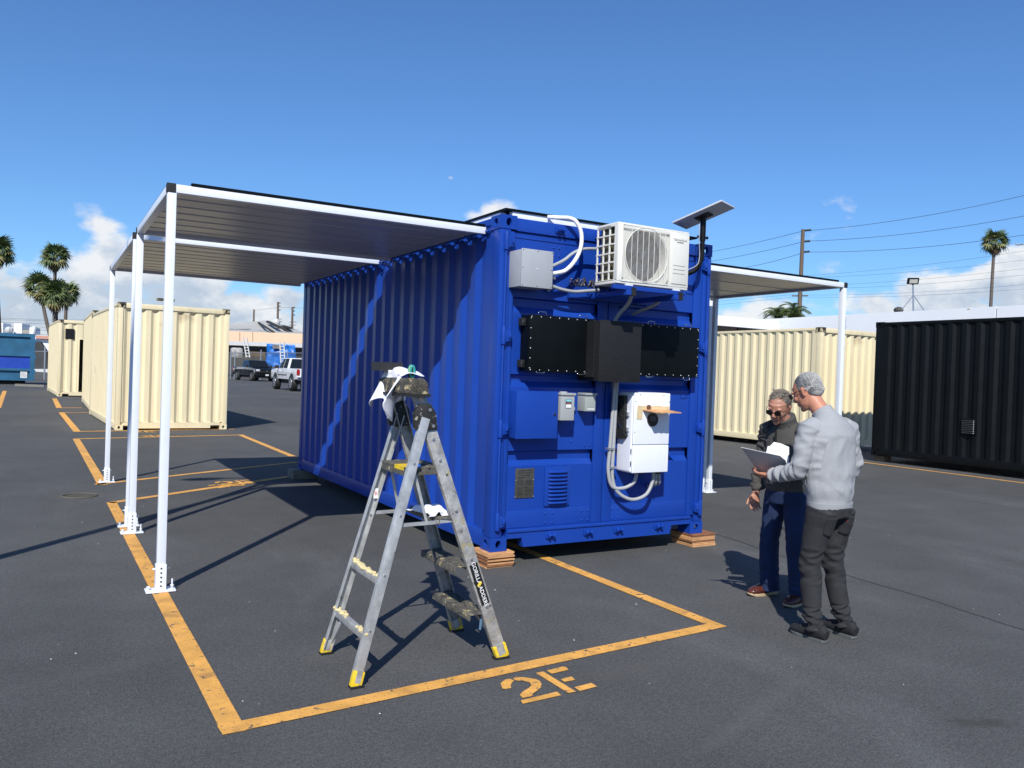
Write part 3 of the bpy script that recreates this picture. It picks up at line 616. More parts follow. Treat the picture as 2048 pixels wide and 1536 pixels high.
# black boxes
def blackbox(label, x0, x1, z0, z1, y, m, screws=True):
    t_ = on_door('battery_box', label, 'box', (x0+x1)/2, z0, 'black boxes across the blue doors')
    MB().box((x0+.004, y+.004, z0+.004), (x1-.004, .028, z1-.004)).build('enclosure', m, t_, bevel=.004)
    MB().box((x0, y-.006, z0), (x1, y+.003, z1)).build('cover', m, t_, bevel=.002)
    if screws:
        nx_, nz_ = 8, 6; pos = [(x0+.02+(x1-x0-.04)*i/(nx_-1), z) for i in range(nx_) for z in (z0+.016, z1-.016)]+[(x, z0+.03+(z1-z0-.06)*i/(nz_-1)) for i in range(nz_) for x in ((x0+.014,) if x0 < 1 else (x1-.014,))]
        proto_ = None
        for x, z in pos:
            if proto_ is None: s_ = MB().ball((x, y-.008, z), (.0055, .003, .0055), 8, 4).build('screw', M('bright_screw', (.7, .7, .7), .3, metal=.6), t_, smooth=True); proto_ = s_; o0 = (x, z)
            else: s_ = proto_.copy(); C.objects.link(s_); s_.location = (x-o0[0], 0, z-o0[1])
        for x in (x0+.07+.05, x1-.15):
            for z, sg in ((z1, 1), (z0, -1)):
                if z == z0 and False: continue
                zz = z-.0; ln_ = .028 if sg > 0 else (.028 if x > 1.9 else .008)
                MB().tube([(x-.04, y-.010, zz-sg*.006), (x-.04, y-.012, zz+sg*ln_*.7), (x-.030, y-.012, zz+sg*ln_), (x+.030, y-.012, zz+sg*ln_), (x+.04, y-.012, zz+sg*ln_*.7), (x+.04, y-.010, zz-sg*.006)], .0035, 6).build('handle', chrome, t_, smooth=True)
    return t_
bl = blackbox('wide black box with silver screws on the left door below the junction box', .245, .945, 1.69, 2.18, -.12, black_m)
for z in (1.76, 2.12): MB().box((.205, -.065, z-.035), (.245, .0, z+.03)).build('latch', rubber, bl, bevel=.004); MB().cyl((.222, -.072, z), (.222, -.06, z), .011, 8).build('latch_pin', chrome, bl)
blackbox('wide matte black box with silver screws on the right blue door, under the air conditioner', 1.455, 2.185, 1.69, 2.175, -.12, black_m)
bcx = blackbox('taller worn black box bridging the two doors between the wide black boxes', .86, 1.325, 1.625, 2.165, -.295, black_w, False)
MB().box((.845, -.24, 1.66), (.859, -.02, 2.15)).build('side_flange', black_w, bcx); MB().box((1.326, -.27, 1.66), (1.345, -.06, 2.0)).build('side_flange', black_w, bcx)
# blue cabinet
t1 = on_door('wall_cabinet', 'square blue painted cabinet with a small lock on the left door', 'cabinet', .36, 1.11)
MB().box((.15, -.10, 1.115), (.567, .028, 1.52)).build('cabinet_body', blue, t1, bevel=.004)
MB().box((.146, -.118, 1.111), (.571, -.101, 1.524)).build('cabinet_door', blue, t1, bevel=.004)
MB().cyl((.535, -.126, 1.325), (.535, -.117, 1.325), .012, 12).build('lock', chrome, t1)
# disconnect
t1 = on_door('disconnect_switch', 'tall pale grey disconnect box with a small blue and white sticker', 'electrical box', .675, 1.27)
MB().box((.60, -.115, 1.27), (.745, .028, 1.50)).build('enclosure', grey_el, t1, bevel=.004)
MB().box((.594, -.126, 1.492), (.754, .028, 1.512)).build('rain_hood', grey_el, t1, bevel=.004); MB().cyl((.66, -.06, 1.512), (.66, -.06, 1.524), .036, 16).build('hub_cap', grey_el, t1)
MB().tube([(.752, -.09, 1.385), (.765, -.09, 1.385), (.765, -.09, 1.36), (.752, -.09, 1.36)], .004, 6).build('hasp', grey_el, t1)
stk = MB().box((.650, -.1172, 1.378), (.712, -.1155, 1.458)).build('sticker', M('sticker_black', (.03, .02, .02), .5), t1)
MB().box((.652, -.1182, 1.436), (.710, -.1174, 1.456)).build('sticker_band', M('sticker_cyan', (.12, .5, .58), .5), stk)
MB().box((.653, -.1182, 1.382), (.709, -.1174, 1.412)).build('sticker_field', M('sticker_white', (.75, .75, .75), .5), stk)
MB().box((.660, -.1182, 1.418), (.700, -.1174, 1.430)).build('sticker_mark', M('sticker_red', (.28, .12, .09), .5), stk)
text('sticker_lettering', 'DANGER', .011, (.681, -.1186, 1.446), (1, 0, 0), (0, 0, 1), M('sticker_ink', (.8, .85, .85), .5), stk, th=.0004)
t1 = on_door('meter_box', 'small pale green grey hooded box right of the disconnect box', 'electrical box', .93, 1.35)
MB().box((.875, -.095, 1.352), (.99, .028, 1.505)).build('enclosure', M('green_grey_box', (.33, .36, .345), .45, var=.04), t1, bevel=.003)
MB().box((.868, -.108, 1.497), (.999, .028, 1.516)).build('rain_hood', MATS['green_grey_box'], t1, bevel=.003)
MB().box((.900, -.0965, 1.368), (.980, -.0952, 1.376)).build('silver_label', M('bright_label', (.8, .8, .78), .4), t1)
# inverter
t1 = on_door('inverter', 'large white wall inverter with round display under a plywood rain flap', 'inverter', 1.55, .78)
MB().box((1.335, -.20, .79), (1.765, .028, 1.535)).build('casing', white_i, t1, bevel=.028, seg=4)
MB().box((1.337, -.223, 1.053), (1.763, -.201, 1.533)).build('upper_cover', white_i, t1, bevel=.012, seg=3)
MB().box((1.337, -.223, .792), (1.763, -.201, 1.049)).build('lower_cover', white_i, t1, bevel=.012, seg=3)
dp = MB().cyl((1.55, -.236, 1.285), (1.55, -.222, 1.285), .062, 32).build('round_display', M('black_gloss', (.012, .010, .010), .2), t1, smooth='auto')
MB().box((1.515, -.2378, 1.272), (1.585, -.2362, 1.318)).build('screen', M('lcd_grey', (.05, .055, .06), .3), dp)
MB().cyl((1.50, -.231, 1.397), (1.50, -.222, 1.397), .026, 18).build('emblem', M('brown_emblem', (.14, .07, .045), .5), t1)
for x, z in ((1.40, 1.515), (1.68, 1.515), (1.35, 1.45), (1.75, 1.45), (1.35, 1.17)): MB().ball((x, -.2235, z), (.005, .003, .005), 8, 4).build('screw', inkd, t1)
for z in (.88, .995): MB().box((1.328, -.206, z-.02), (1.333, -.198, z+.02)).build('door_hinge', rubber, t1)
MB().cyl((1.333, -.13, 1.135), (1.30, -.13, 1.135), .017, 12).build('rotary_switch', rubber, t1)
for z in (1.19, 1.33): MB().box((1.316, -.16, z-.018), (1.334, -.10, z+.018)).build('gland', chrome, t1); 
MB().box((1.30, -.12, 1.1), (1.333, -.01, 1.50)).build('heat_sink', rubber, t1)
e = MB()
for z in (1.22, 1.33, 1.44):
    for q in (-1, 1): e.bar((1.296, -.10, z-.035*q), (1.296, -.02, z+.035*q), .004, .004)
e.build('fan_guard', chrome, t1)
t1 = on_door('rain_flap', 'splintered raw plywood flap taped over the white inverter display', 'wooden flap', 1.55, 1.36)
vs = []; prof = []
for i in range(11): a = i/10; prof.append((1.43+.29*a, 1.36+.006*noise.noise(Vector((a*8, 0, 0)))))
e = MB(); k = len(prof)
e.add([(x, -.224, z+.012) for x, z in prof]+[(x+.02, -.40-.012*noise.noise(Vector((x*30, 1, 0))), z-.004) for x, z in prof]+[(x, -.224, z+.02) for x, z in prof]+[(x+.02, -.40-.012*noise.noise(Vector((x*30, 1, 0))), z+.004) for x, z in prof],
      [(i, i+1, k+i+1, k+i) for i in range(k-1)]+[(2*k+i, 3*k+i, 3*k+i+1, 2*k+i+1) for i in range(k-1)]+[(k+i, k+i+1, 3*k+i+1, 3*k+i) for i in range(k-1)]+[(0, k, 3*k, 2*k), (k-1, 3*k-1, 4*k-1, 2*k-1)])
e.build('flap_board', ply, t1)
tp = M('masking_tape', (.62, .50, .30), .8, var=.1, sc_=25)
for (a, b_, c_, d_) in ((1.37, 1.66, 1.375, 1.415), (1.365, 1.43, 1.29, 1.375), (1.66, 1.755, 1.35, 1.41)):
    e = MB(); e.box((a, -.2262-.0004*a, c_), (b_, -.2240, d_)); e.build('masking_tape_strip', tp, t1)
# conduits
def bez(ps, n=10):
    out_ = []; ps = [Vector(p) for p in ps]
    for i in range(len(ps)-1):
        p_, a, b_, q_ = ps[max(i-1, 0)], ps[i], ps[i+1], ps[min(i+2, len(ps)-1)]
        for k in range(n):
            t_ = k/n; out_.append(.5*((2*a)+(-p_+b_)*t_+(2*p_-5*a+4*b_-q_)*t_*t_+(-p_+3*a-3*b_+q_)*t_**3))
    return out_+[ps[-1]]
def hose(label, pts, r, m=conduit, cat='conduit', grp='grey conduits on the blue doors', n=10, rings=False, nm='conduit'):
    c_ = bez(pts, 14 if rings else 8); k = len(c_)
    rs = [r*(1+(.05 if (i % 2) else 0)) if rings else r for i in range(k)]
    e = MB(); e.tube(c_, rs, n); o_ = e.build(nm, m, None, smooth=True); return tag(o_, label, cat, grp)
hose('grey conduit looping tightly under the inverter to its left bottom fitting', [(1.235, -.05, 1.63), (1.225, -.05, 1.40), (1.205, -.05, 1.02), (1.195, -.05, .80), (1.24, -.06, .655), (1.35, -.09, .64), (1.44, -.12, .69), (1.465, -.13, .775)], .0165, rings=True)
hose('grey conduit hanging in the lower, wider loop below the inverter', [(1.262, -.05, 1.63), (1.255, -.05, 1.40), (1.245, -.05, 1.0), (1.245, -.05, .74), (1.30, -.07, .60), (1.44, -.10, .53), (1.58, -.13, .57), (1.655, -.13, .68), (1.668, -.13, .78)], .0165, rings=True)
hose('short grey conduit elbow, left one of the two stubs under the inverter', [(1.705, -.12, .785), (1.708, -.12, .70), (1.725, -.09, .655), (1.735, -.02, .635), (1.735, .02, .63)], .016)
hose('short grey conduit elbow, right one of the two stubs under the inverter', [(1.742, -.12, .785), (1.748, -.12, .71), (1.772, -.09, .665), (1.785, -.02, .645), (1.785, .02, .64)], .016)
for (x, z) in ((1.21, 1.005), (1.245, .83)): tag(MB().box((x-.045, -.072, z-.010), (x+.03, -.028, z+.010)).build('pipe_clamp', steel), 'galvanised clamp on the conduits left of the inverter, %s one' % ('upper' if z > .9 else 'lower'), 'clamp')
for x in (1.465, 1.51, 1.668, 1.705, 1.742): MB().cyl((x, -.13, .80), (x, -.13, .765), .015, 10).build('cable_gland', rubber, bpy.data.objects['inverter'])
hose('grey conduit rising from the junction box to the air conditioner', [(.40, -.07, 2.60), (.47, -.08, 2.615), (.60, -.08, 2.68), (.70, -.08, 2.755), (.80, -.09, 2.80), (.93, -.10, 2.815), (1.05, -.12, 2.82)], .0145)
hose('grey conduit sagging from the junction box bottom to the bracket of the air conditioner', [(.40, -.07, 2.475), (.46, -.07, 2.455), (.58, -.08, 2.425), (.72, -.08, 2.415), (.86, -.08, 2.432), (1.0, -.08, 2.45)], .0155)
hose('thick white cable bundle arching from the container roof to the junction box', [(.52, .08, 3.075), (.60, .0, 3.068), (.66, -.06, 3.062), (.715, -.09, 3.03), (.765, -.10, 2.93), (.755, -.11, 2.80), (.69, -.12, 2.68), (.60, -.12, 2.59), (.50, -.12, 2.555), (.43, -.12, 2.545), (.395, -.11, 2.535)], .0185, M('white_cable_wrap', (.80, .81, .84), .6, var=.05, sc_=30, bump=.4, bsc=60), 'cable', None, nm='cable_bundle')
hose('grey conduit dropping from the air conditioner bracket behind the black centre box', [(1.20, -.30, 2.42), (1.19, -.26, 2.33), (1.17, -.16, 2.24), (1.16, -.10, 2.16)], .019)
hose('short dark conduit under the right end of the air conditioner', [(1.56, -.28, 2.42), (1.55, -.22, 2.36), (1.50, -.06, 2.30), (1.48, .03, 2.27)], .016)
e = MB()
for k in range(16):
    x = .70+k*.024; e.tube(bez([(x, -.05+random.uniform(-.03, .03), 2.47), (x+random.uniform(-.03, .05), -.08, 2.52+random.uniform(0, .03)), (x+.03, -.06, 2.50+random.uniform(-.02, .02)), (x+.06, -.05, 2.47)], 4), .006, 6)
tag(e.build('wire_bundle', M('tangled_wires', (.03, .03, .035), .5, var=.5, sc_=60, spots=[((.5, .45, .42), 50, .58, .64)]), smooth=True), 'tangle of black and pale wires beside the lower left corner of the air conditioner', 'wires')
# lift hook / small fittings
for x, z, nm in ((.555, 2.53, 'upper'), (.50, 2.42, 'lower')): tag(MB().box((x-.012, -.01, z-.014), (x+.012, .026, z+.014)).build('cable_tie_mount', steel), 'tiny %s metal tie mount right of the junction box' % nm, 'fitting')

# satellite dish
t1 = thing('satellite_dish', 'flat rectangular satellite dish tilted on a bent black pole at the top right corner', 'antenna', (2.16, .0, 2.75))
MB().tube(bez([(2.02, .02, 2.70), (2.06, -.06, 2.70), (2.12, -.12, 2.745), (2.155, -.145, 2.84), (2.16, -.15, 2.95), (2.16, -.15, 3.05)]), .022, 14).build('bent_pole', black_p, t1, smooth=True)
MB().cyl((2.16, -.15, 3.02), (2.16, -.15, 3.240), .0275, 16).build('mast_socket', black_p, t1, smooth='auto')
for s_ in (-1, 1): k = MB(); k.cyl((2.16+s_*.028, -.15, 3.055), (2.16+s_*.05, -.15, 3.055), .006, 8); k.cyl((2.16+s_*.05, -.15, 3.055), (2.16+s_*.062, -.15, 3.055), .015, 10); k.build('clamp_knob', rubber, t1)
MB().box((1.98, .0, 2.62), (2.10, .028, 2.80)).build('wall_mount', black_p, t1, bevel=.004)
dc = Vector((2.16, -.15, 3.262)); du = Vector((.178, -.45, .155)).normalized(); dv = Vector((.266, .10, -.01)); dv = (dv-du*dv.dot(du)).normalized(); dn = du.cross(dv)
if dn.z < 0: dn = -dn
k = MB(); hx, hy = .265, .152; q = [dc+du*a*hx+dv*b_*hy+dn*c_ for c_ in (0, .018) for a, b_ in ((-1, -1), (1, -1), (1, 1), (-1, 1))]
k.add(q, [(0, 3, 2, 1), (4, 5, 6, 7), (0, 1, 5, 4), (1, 2, 6, 5), (2, 3, 7, 6), (3, 0, 4, 7)]); k.build('flat_panel', M('dish_pale_grey', (.50, .52, .56), .4, var=.02), t1, bevel=.006)
k = MB(); k.add([dc+du*a*.075+dv*b_*.06-dn*c_ for c_ in (.001, .012) for a, b_ in ((-1, -1), (1, -1), (1, 1), (-1, 1))], [(0, 3, 2, 1), (4, 5, 6, 7), (0, 1, 5, 4), (1, 2, 6, 5), (2, 3, 7, 6), (3, 0, 4, 7)]); k.build('mount_plate', rubber, t1)
MB().tube(bez([dc-du*.06-dn*.01, (2.10, -.16, 3.15), (2.10, -.17, 2.98), (2.10, -.18, 2.86), (2.06, -.19, 2.77), (1.98, -.14, 2.72), (1.92, -.08, 2.70)]), .0045, 6).build('dish_cable', M('pale_cable', (.35, .35, .38), .5), t1, smooth=True)
MB().tube([(1.96+.05*cos(i*.7), -.06-.02*(i % 3), 2.66+.07*sin(i*.7)+i*.004) for i in range(26)], .008, 6).build('coiled_cable', rubber, t1, smooth=True)

# ------------------------------------------------------------------ other containers
def other(label, loc, rz, s_, m, grp=None, **k):
    r_ = thing('shipping_container', label, 'container', (0, 0, 0), grp); container(r_, m, **k)
    r_.location = loc; r_.rotation_euler = (0, 0, rz); r_.scale = (s_, s_, s_); return r_
castd = M('chipped_casting', (.05, .045, .035), .7, var=.6, sc_=20, spots=[((.5, .42, .26), 12, .5, .6)])
G = 'cream shipping containers'
cA = other('nearest left cream container, its whole corrugated end facing the camera', (-1.86, 15.32, .006), R(2.5), 1.06, cream, G, castm=castd)
cB = other('cream container just behind the end-on one, only a strip of its side showing', (-2.06, 23.3, .006), R(0), 1.13, cream, G, castm=castd)
cC = other('farthest cream shipping container at left, with a cut doorway and a black square window', (-2.86, 34.9, .006), R(3), 1.18, cream, G, castm=castd, cut=True)
k = MB(); k.box((.685, .012, .17), (.705, .12, 2.2)); k.box((.705, .012, 2.17), (1.49, .12, 2.2)); k.box((1.491, .012, .17), (1.51, .12, 2.2)); k.build('doorway_frame', cream, cC, local=True)
k = MB(); k.box((.22, .022, 2.17), (.52, .034, 2.56)); k.build('window_opening', dark, cC, local=True)
k = MB(); k.box((.60, 2.4, .17), (2.3, 2.45, 2.6)); k.build('inner_partition', M('grey_partition', (.05, .06, .065), .8), cC, local=True)
cR = other('cream container standing between the blue container and the black container', (13.2, 7.33, .12), R(.5), 1.028, cream, G, castm=castd, notch=False)
cK = other('black shipping container at the right edge with a small louvred vent', (12.82, -.73, .13), R(.7), 1.03, black_p)
k = MB(); k.box((-.03, 4.53-.72, .62), (.03, 4.53-.44, .93)); v_ = k.build('vent_box', black_p, cK, local=True, bevel=.004)
for i in range(8): MB().box((-.045, 3.83, .645+i*.034), (-.03, 4.07, .658+i*.034)).build('vent_louvre', M('vent_dark_steel', (.05, .05, .05), .4), v_, local=True); MB().box((-.047, 3.83, .647+i*.034), (-.0445, 3.842, .660+i*.034)).build('vent_slot', white_p, v_, local=True)
tb = M('sun_bleached_timber', (.20, .15, .09), .85, var=.3, sc_=14)
for (a, b_, lab) in (((12.85, 5.25, 0), (13.1, 5.5, .13), 'small timber block under the far corner of the black container'), ((13.25, 7.4, 0), (13.5, 7.7, .12), 'small timber block under the near corner of the right cream container'), ((12.85, -.9, 0), (13.1, -.6, .13), 'small timber block under the near corner of the black container')):
    tag(MB().box(a, b_).build('timber_block', tb, bevel=.005), lab, 'block', 'timber blocks under the right row')
tag(MB().box((-1.0, 14.92+.5, .32+2.86), (-.6, 15.6, 3.24)).build('lifting_lug', castd), 'small rusty metal bracket lying on the roof edge of the end-on cream container', 'bracket')

# ------------------------------------------------------------------ step ladder
lad = thing('step_ladder', 'paint-splattered aluminium platform step ladder standing open in front of the blue container', 'ladder', (-1.43, -1.7, 0))
B_ = lambda nm, mb, m, bev=0, par=None, **k: mb.build(nm, m, par or lad, bevel=bev, **k)
FN, FF = Vector((-.985, -1.955, .03)), Vector((-1.005, -1.40, .03)); TN, TF = Vector((-1.545, -1.865, 1.60)), Vector((-1.555, -1.535, 1.60))
RN, RF = Vector((-1.885, -2.015, .03)), Vector((-1.875, -1.465, .03)); HN, HF = Vector((-1.485, -1.895, 1.40)), Vector((-1.49, -1.515, 1.40))
def chan(p, q, wd, th, m, nm, inner):      # C-channel rail: web plus two flanges
    e = MB(); e.bar(p, q, wd, .006, (0, 1, 0)); t_ = (q-p).normalized(); a = t_.cross(Vector((0, 1, 0))).normalized()
    for s_ in (-1, 1): o_ = a*s_*(wd/2-.003)+Vector((0, inner*(th/2+.0025), 0)); e.bar(p+o_, q+o_, .006, th, (0, 1, 0))
    return B_(nm, e, m, .0015)
rails = [chan(FN, TN, .074, .030, alud, 'front_rail', 1), chan(FF, TF, .074, .030, alud, 'front_rail', -1), chan(RN, HN, .052, .028, alu, 'rear_rail', 1), chan(RF, HF, .052, .028, alu, 'rear_rail', -1)]
for k, (p, q, wd) in enumerate(((FN, TN, .072), (FF, TF, .072), (RN, HN, .050), (RF, HF, .050))):
    t_ = (q-p).normalized(); e = MB(); e.bar(p-t_*.028, p+t_*.055, wd+.010, .038, (0, 1, 0)); f_ = B_('foot', e, yel, .006)
    e = MB(); e.box((p.x-wd/2-.012, p.y-.024, .001), (p.x+wd/2+.012, p.y+.024, .014)); B_('rubber_pad', e, rubber, .003, f_)
    e = MB(); e.bar(p-t_*.004, p+t_*.056, wd*.62, .041, (0, 1, 0)); B_('worn_patch', e, alud, 0, f_)
    for z in ((.28, .56, .84, 1.13, 1.25) if k < 2 else (.25, .53, .84, 1.12)):
        c_ = p+t_*(z/t_.z); yy = -1 if k % 2 == 0 else 1
        MB().cyl(c_+Vector((0, yy*.003, 0)), c_+Vector((0, yy*.009, 0)), .009 if k < 2 else .006, 10).build('rivet', steel, rails[k])
def at_z(p, q, z): return p+(q-p)*((z-p.z)/(q.z-p.z))
for k, z in enumerate((.275, .555, .835)):
    a, b_ = at_z(FN, TN, z), at_z(FF, TF, z); e = MB(); w0, w1 = -.10, .03
    e.box((min(a.x, b_.x)+w0, a.y+.004, z-.008), (min(a.x, b_.x)+w1, b_.y-.004, z)); e.box((min(a.x, b_.x)+w1-.006, a.y+.004, z-.05), (min(a.x, b_.x)+w1, b_.y-.004, z-.0081)); e.box((min(a.x, b_.x)+w0, a.y+.004, z-.04), (min(a.x, b_.x)+w0+.006, b_.y-.004, z-.0081))
    s_ = B_('step', e, grip, .002)
    e = MB()
    for i in range(7): x = min(a.x, b_.x)+w0+.012+i*.016; e.box((x, a.y+.012, z), (x+.006, b_.y-.012, z+.003))
    B_('tread_ridges', e, grip, 0, s_)
z = 1.125; a, b_ = at_z(FN, TN, z), at_z(FF, TF, z); xr_ = at_z(RN, HN, z).x
e = MB(); e.box((xr_-.03, a.y-.0+.004, z-.012), (a.x+.03, b_.y-.004, z)); e.box((a.x+.024, a.y+.004, z-.055), (a.x+.03, b_.y-.004, z-.0121)); e.box((xr_-.03, a.y+.004, z-.05), (xr_-.024, b_.y-.004, z-.0121)); e.box((xr_, a.y+.004, z-.045), (a.x, a.y+.010, z-.0121))
pf = B_('platform', e, grip, .003); MB().box((xr_-.032, a.y+.03, z-.02), (xr_+.05, a.y+.16, z+.003)).build('yellow_patch', yel, pf)
for z in (.245, .525):
    a, b_ = at_z(RN, HN, z), at_z(RF, HF, z); e = MB(); e.box((a.x-.018, a.y+.004, z-.022), (a.x+.018, b_.y-.004, z+.016)); rg = B_('rung', e, alu, .003)
    e = MB()
    for i in range(46):
        y = a.y+(b_.y-a.y)*((i+.5)/46); 
        if z < .3 and .28 < i/46 < .62: continue
        s_ = random.uniform(.006, .015); e.ball((a.x+random.uniform(-.014, .014), y, z+.018+random.uniform(-.004, .006)), (s_*1.2, s_, s_*.9), 6, 4)
    B_('dried_foam', e, foam, 0, rg)['kind'] = 'stuff'
for (p, q, k) in ((RN, HN, 1), (RF, HF, -1)):      # diagonal feet braces
    a = at_z(p, q, .07); c_ = at_z(RN, HN, .235); e = MB(); e.bar((a.x+.012, a.y+k*.012, .07), (c_.x+.012, a.y+k*.10, .235), .022, .008, (1, 0, 0)); B_('brace', e, alu)
for (p, q, k) in ((FN, TN, 1), (FF, TF, -1)):
    a = at_z(p, q, .09); c_ = at_z(p, q, .23); e = MB(); e.bar((a.x-.01, a.y+k*.012, .09), (c_.x-.03, a.y+k*.13, .235), .022, .006, (1, 0, 0)); B_('brace', e, alu)
for (rp, rq, fp, fq, k) in ((RN, HN, FN, TN, 1), (RF, HF, FF, TF, -1)):   # spreaders
    a = at_z(rp, rq, .815); c_ = at_z(fp, fq, .815); m0 = (a+c_)/2+Vector((.0, 0, 0))
    e = MB(); e.bar(a+Vector((0, k*.016, 0)), m0+Vector((.05, k*.016, .0)), .020, .005, (0, 1, 0)); e.bar(m0+Vector((.05, k*.024, 0)), c_+Vector((-.02, k*.024, 0)), .020, .005, (0, 1, 0)); sp_ = B_('spreader', e, alu)
    u_ = at_z(rp, rq, 1.10); e = MB(); e.bar(u_+Vector((.03, k*.030, 0)), m0+Vector((-.0, k*.030, 0)), .016, .005, (0, 1, 0)); B_('spreader_link', e, alu)
for (c_, k) in ((at_z(FN, TN, 1.41), -1), (at_z(FF, TF, 1.41), 1)):
    e = MB(); e.prism([(-.070, -.075), (-.01, -.085), (.068, -.075), (.055, .02), (.02, .07), (-.045, .07), (-.075, .02)], (c_.x, c_.y-.02, c_.z), (1, 0, 0), (0, 0, 1), (0, 1, 0), .04); hb_ = B_('hinge_bracket', e, M('splattered_black_plastic', (.018, .018, .018), .6, var=.3, spots=[((.35, .33, .25), 40, .62, .70), ((.5, .5, .48), 90, .72, .76)], bump=.3), .006)
    for dx, dz in ((-.045, -.055), (.038, -.055), (.015, .035)): MB().cyl((c_.x+dx, c_.y+k*.020, c_.z+dz), (c_.x+dx, c_.y+k*.026, c_.z+dz), .0095, 10).build('bolt', steel, hb_)
e = MB(); capm = M('caked_top_cap', (.06, .055, .045), .8, var=.6, sc_=30, spots=[((.48, .40, .22), 22, .56, .64), ((.5, .5, .47), 60, .68, .73)], bump=.7, bsc=110)
e.prism([(-.075, -.05), (.075, -.06), (.062, .012), (.04, .034), (-.05, .034), (-.068, .01)], (-1.55, -1.915, 1.585), (1, 0, 0), (0, 0, 1), (0, 1, 0), .43); cp = B_('top_cap', e, capm, .008)
MB().box((-1.632, -1.92, 1.518), (-1.472, -1.48, 1.534)).build('black_lip', rubber, cp)
for z in (1.50, 1.46): c_ = at_z(FN, TN, z); MB().cyl(c_+Vector((0, -.003, 0)), c_+Vector((0, -.0065, 0)), .017, 16).build('round_sticker', M('faded_pink_sticker', (.55, .42, .36), .6, var=.3, sc_=60), rails[0])
# lettering on the near front rail
t_ = (TN-FN).normalized(); s0 = at_z(FN, TN, .445); nn = Vector((0, -1, 0)); a = t_
stk = MB().bar(s0-t_*.125+nn*.0055, s0+t_*.125+nn*.0055, .052, .003, (0, 1, 0)).build('maker_sticker', M('sticker_black2', (.012, .012, .012), .4), lad)
ud = -t_; vd = Vector((0, -1, 0)).cross(ud)
wl = M('sticker_white_ink', (.8, .8, .8), .5)
text('sticker_lettering', 'GORILLA', .034, s0+t_*.068+nn*.0078, ud, vd, wl, stk); text('sticker_lettering', 'LADDERS', .034, s0-t_*.068+nn*.0078, ud, vd, wl, stk)
e = MB(); e.ball(s0+nn*.008, (.010, .0015, .012), 8, 5); e.ball(s0+nn*.008+Vector((.008, 0, .008)), (.007, .0015, .007), 8, 4); e.ball(s0+nn*.008+Vector((-.008, 0, -.008)), (.006, .0015, .008), 8, 4); e.build('sticker_emblem', M('emblem_yellow', (.8, .55, .03), .5), stk)
f2 = at_z(RF, HF, .93); q_ = MB().bar(f2+Vector((0, -.020, -.03)), f2+Vector((0, -.020, .03)), .03, .003, (0, 1, 0)).build('rail_sticker', M('sticker_white', (.75, .75, .75)), lad); text('rail_sticker_lettering', 'SI', .026, f2+Vector((0, -.0225, 0)), (1, 0, 0), (0, 0, 1), M('sticker_red2', (.6, .05, .04), .5), q_)
MB().ball((-1.53, -1.90, 1.135), (.022, .02, .012), 8, 5).build('blue_dab', M('blue_tape', (.02, .12, .5), .7), pf)
MB().bar(at_z(FN, TN, .25)+Vector((-.03, .04, 0)), at_z(FN, TN, .25)+Vector((-.035, .045, -.085)), .014, .003, (0, 1, 0)).build('blue_tape_tail', M('faded_tape', (.10, .2, .32), .8), lad)
# rags
def rag(label, fn, n=34, m=cloth_w, th=.004, nm='cleaning_rag'):
    e = MB(); vs = [fn(i/(n-1), j/(n-1)) for i in range(n) for j in range(n)]
    e.add(vs, [(i*n+j, i*n+j+1, (i+1)*n+j+1, (i+1)*n+j) for i in range(n-1) for j in range(n-1)]); o_ = e.build(nm, m, None, smooth=True)
    s_ = o_.modifiers.new('solid', 'SOLIDIFY'); s_.thickness = th; return tag(o_, label, 'rag')
def fn1(u, v_):       # bunched on top, then hanging in points behind and left of the cap
    top_ = u < .42; y = -1.80+.30*v_
    if top_: t_ = u/.42; x = -1.46-.15*t_; z = 1.632+.030*sin(pi*v_)+.014*sin(v_*13+t_*4)*t_+.02*t_*sin(pi*t_)
    else:
        t_ = (u-.42)/.58; ln_ = .07+.15*abs(sin(v_*3.3+.5))**2+.05*v_
        x = -1.595-.045*t_-.035*t_*sin(v_*8+1)-.02*sin(v_*15)*t_; z = 1.632+.010*sin(v_*13)-.0-ln_*t_-.02*t_*t_; y += -.05*t_*(v_-.5)+.02*sin(v_*11+3)*t_
    return (x, y, z)
rag('white rag bunched on the ladder top cap, a point of it hanging left', fn1)
def fn2(u, v_):
    x = -1.43+.17*u+.03*sin(v_*5); y = -1.86+.26*v_; r_ = ((u-.5)**2+(v_-.5)**2)**.5
    return (x+.015*noise.noise(Vector((u*5, v_*5, 3))), y, .842+max(0, .035*noise.noise(Vector((u*4, v_*4, 9)))+.03*(1-2*r_)+.022*sin(u*8+v_*11)*(1-r_)))
rag('crumpled white rag lying on the third step of the ladder', fn2)
def fn3(u, v_): 
    y = -1.60+.14*v_; z = 1.60-.22*u*(1-.35*abs(sin(v_*4))); return (-1.60+.16*v_-.02*sin(u*7), y+.03*sin(u*5+v_*4), z)
rag('end of a white rag hanging behind the ladder hinge under the top cap', fn3)
t1 = thing('paint_tray', 'shallow black open box resting on the rag at the top left of the ladder', 'tray', (-1.63, -1.62, 1.655))
for a_, b2 in (((-1.655, -1.60, 1.655), (-1.51, -1.46, 1.660)), ((-1.655, -1.60, 1.660), (-1.51, -1.596, 1.705)), ((-1.655, -1.464, 1.660), (-1.51, -1.46, 1.705)), ((-1.655, -1.596, 1.660), (-1.651, -1.464, 1.705)), ((-1.514, -1.596, 1.660), (-1.51, -1.464, 1.705))):
    MB().box(a_, b2).build('tray_panel', M('tray_black', (.02, .018, .018), .55), t1)
t1 = thing('tape_rolls', 'small upright teal and yellow rolls of tape on top of the ladder', 'tape', (-1.52, -1.75, 1.62))
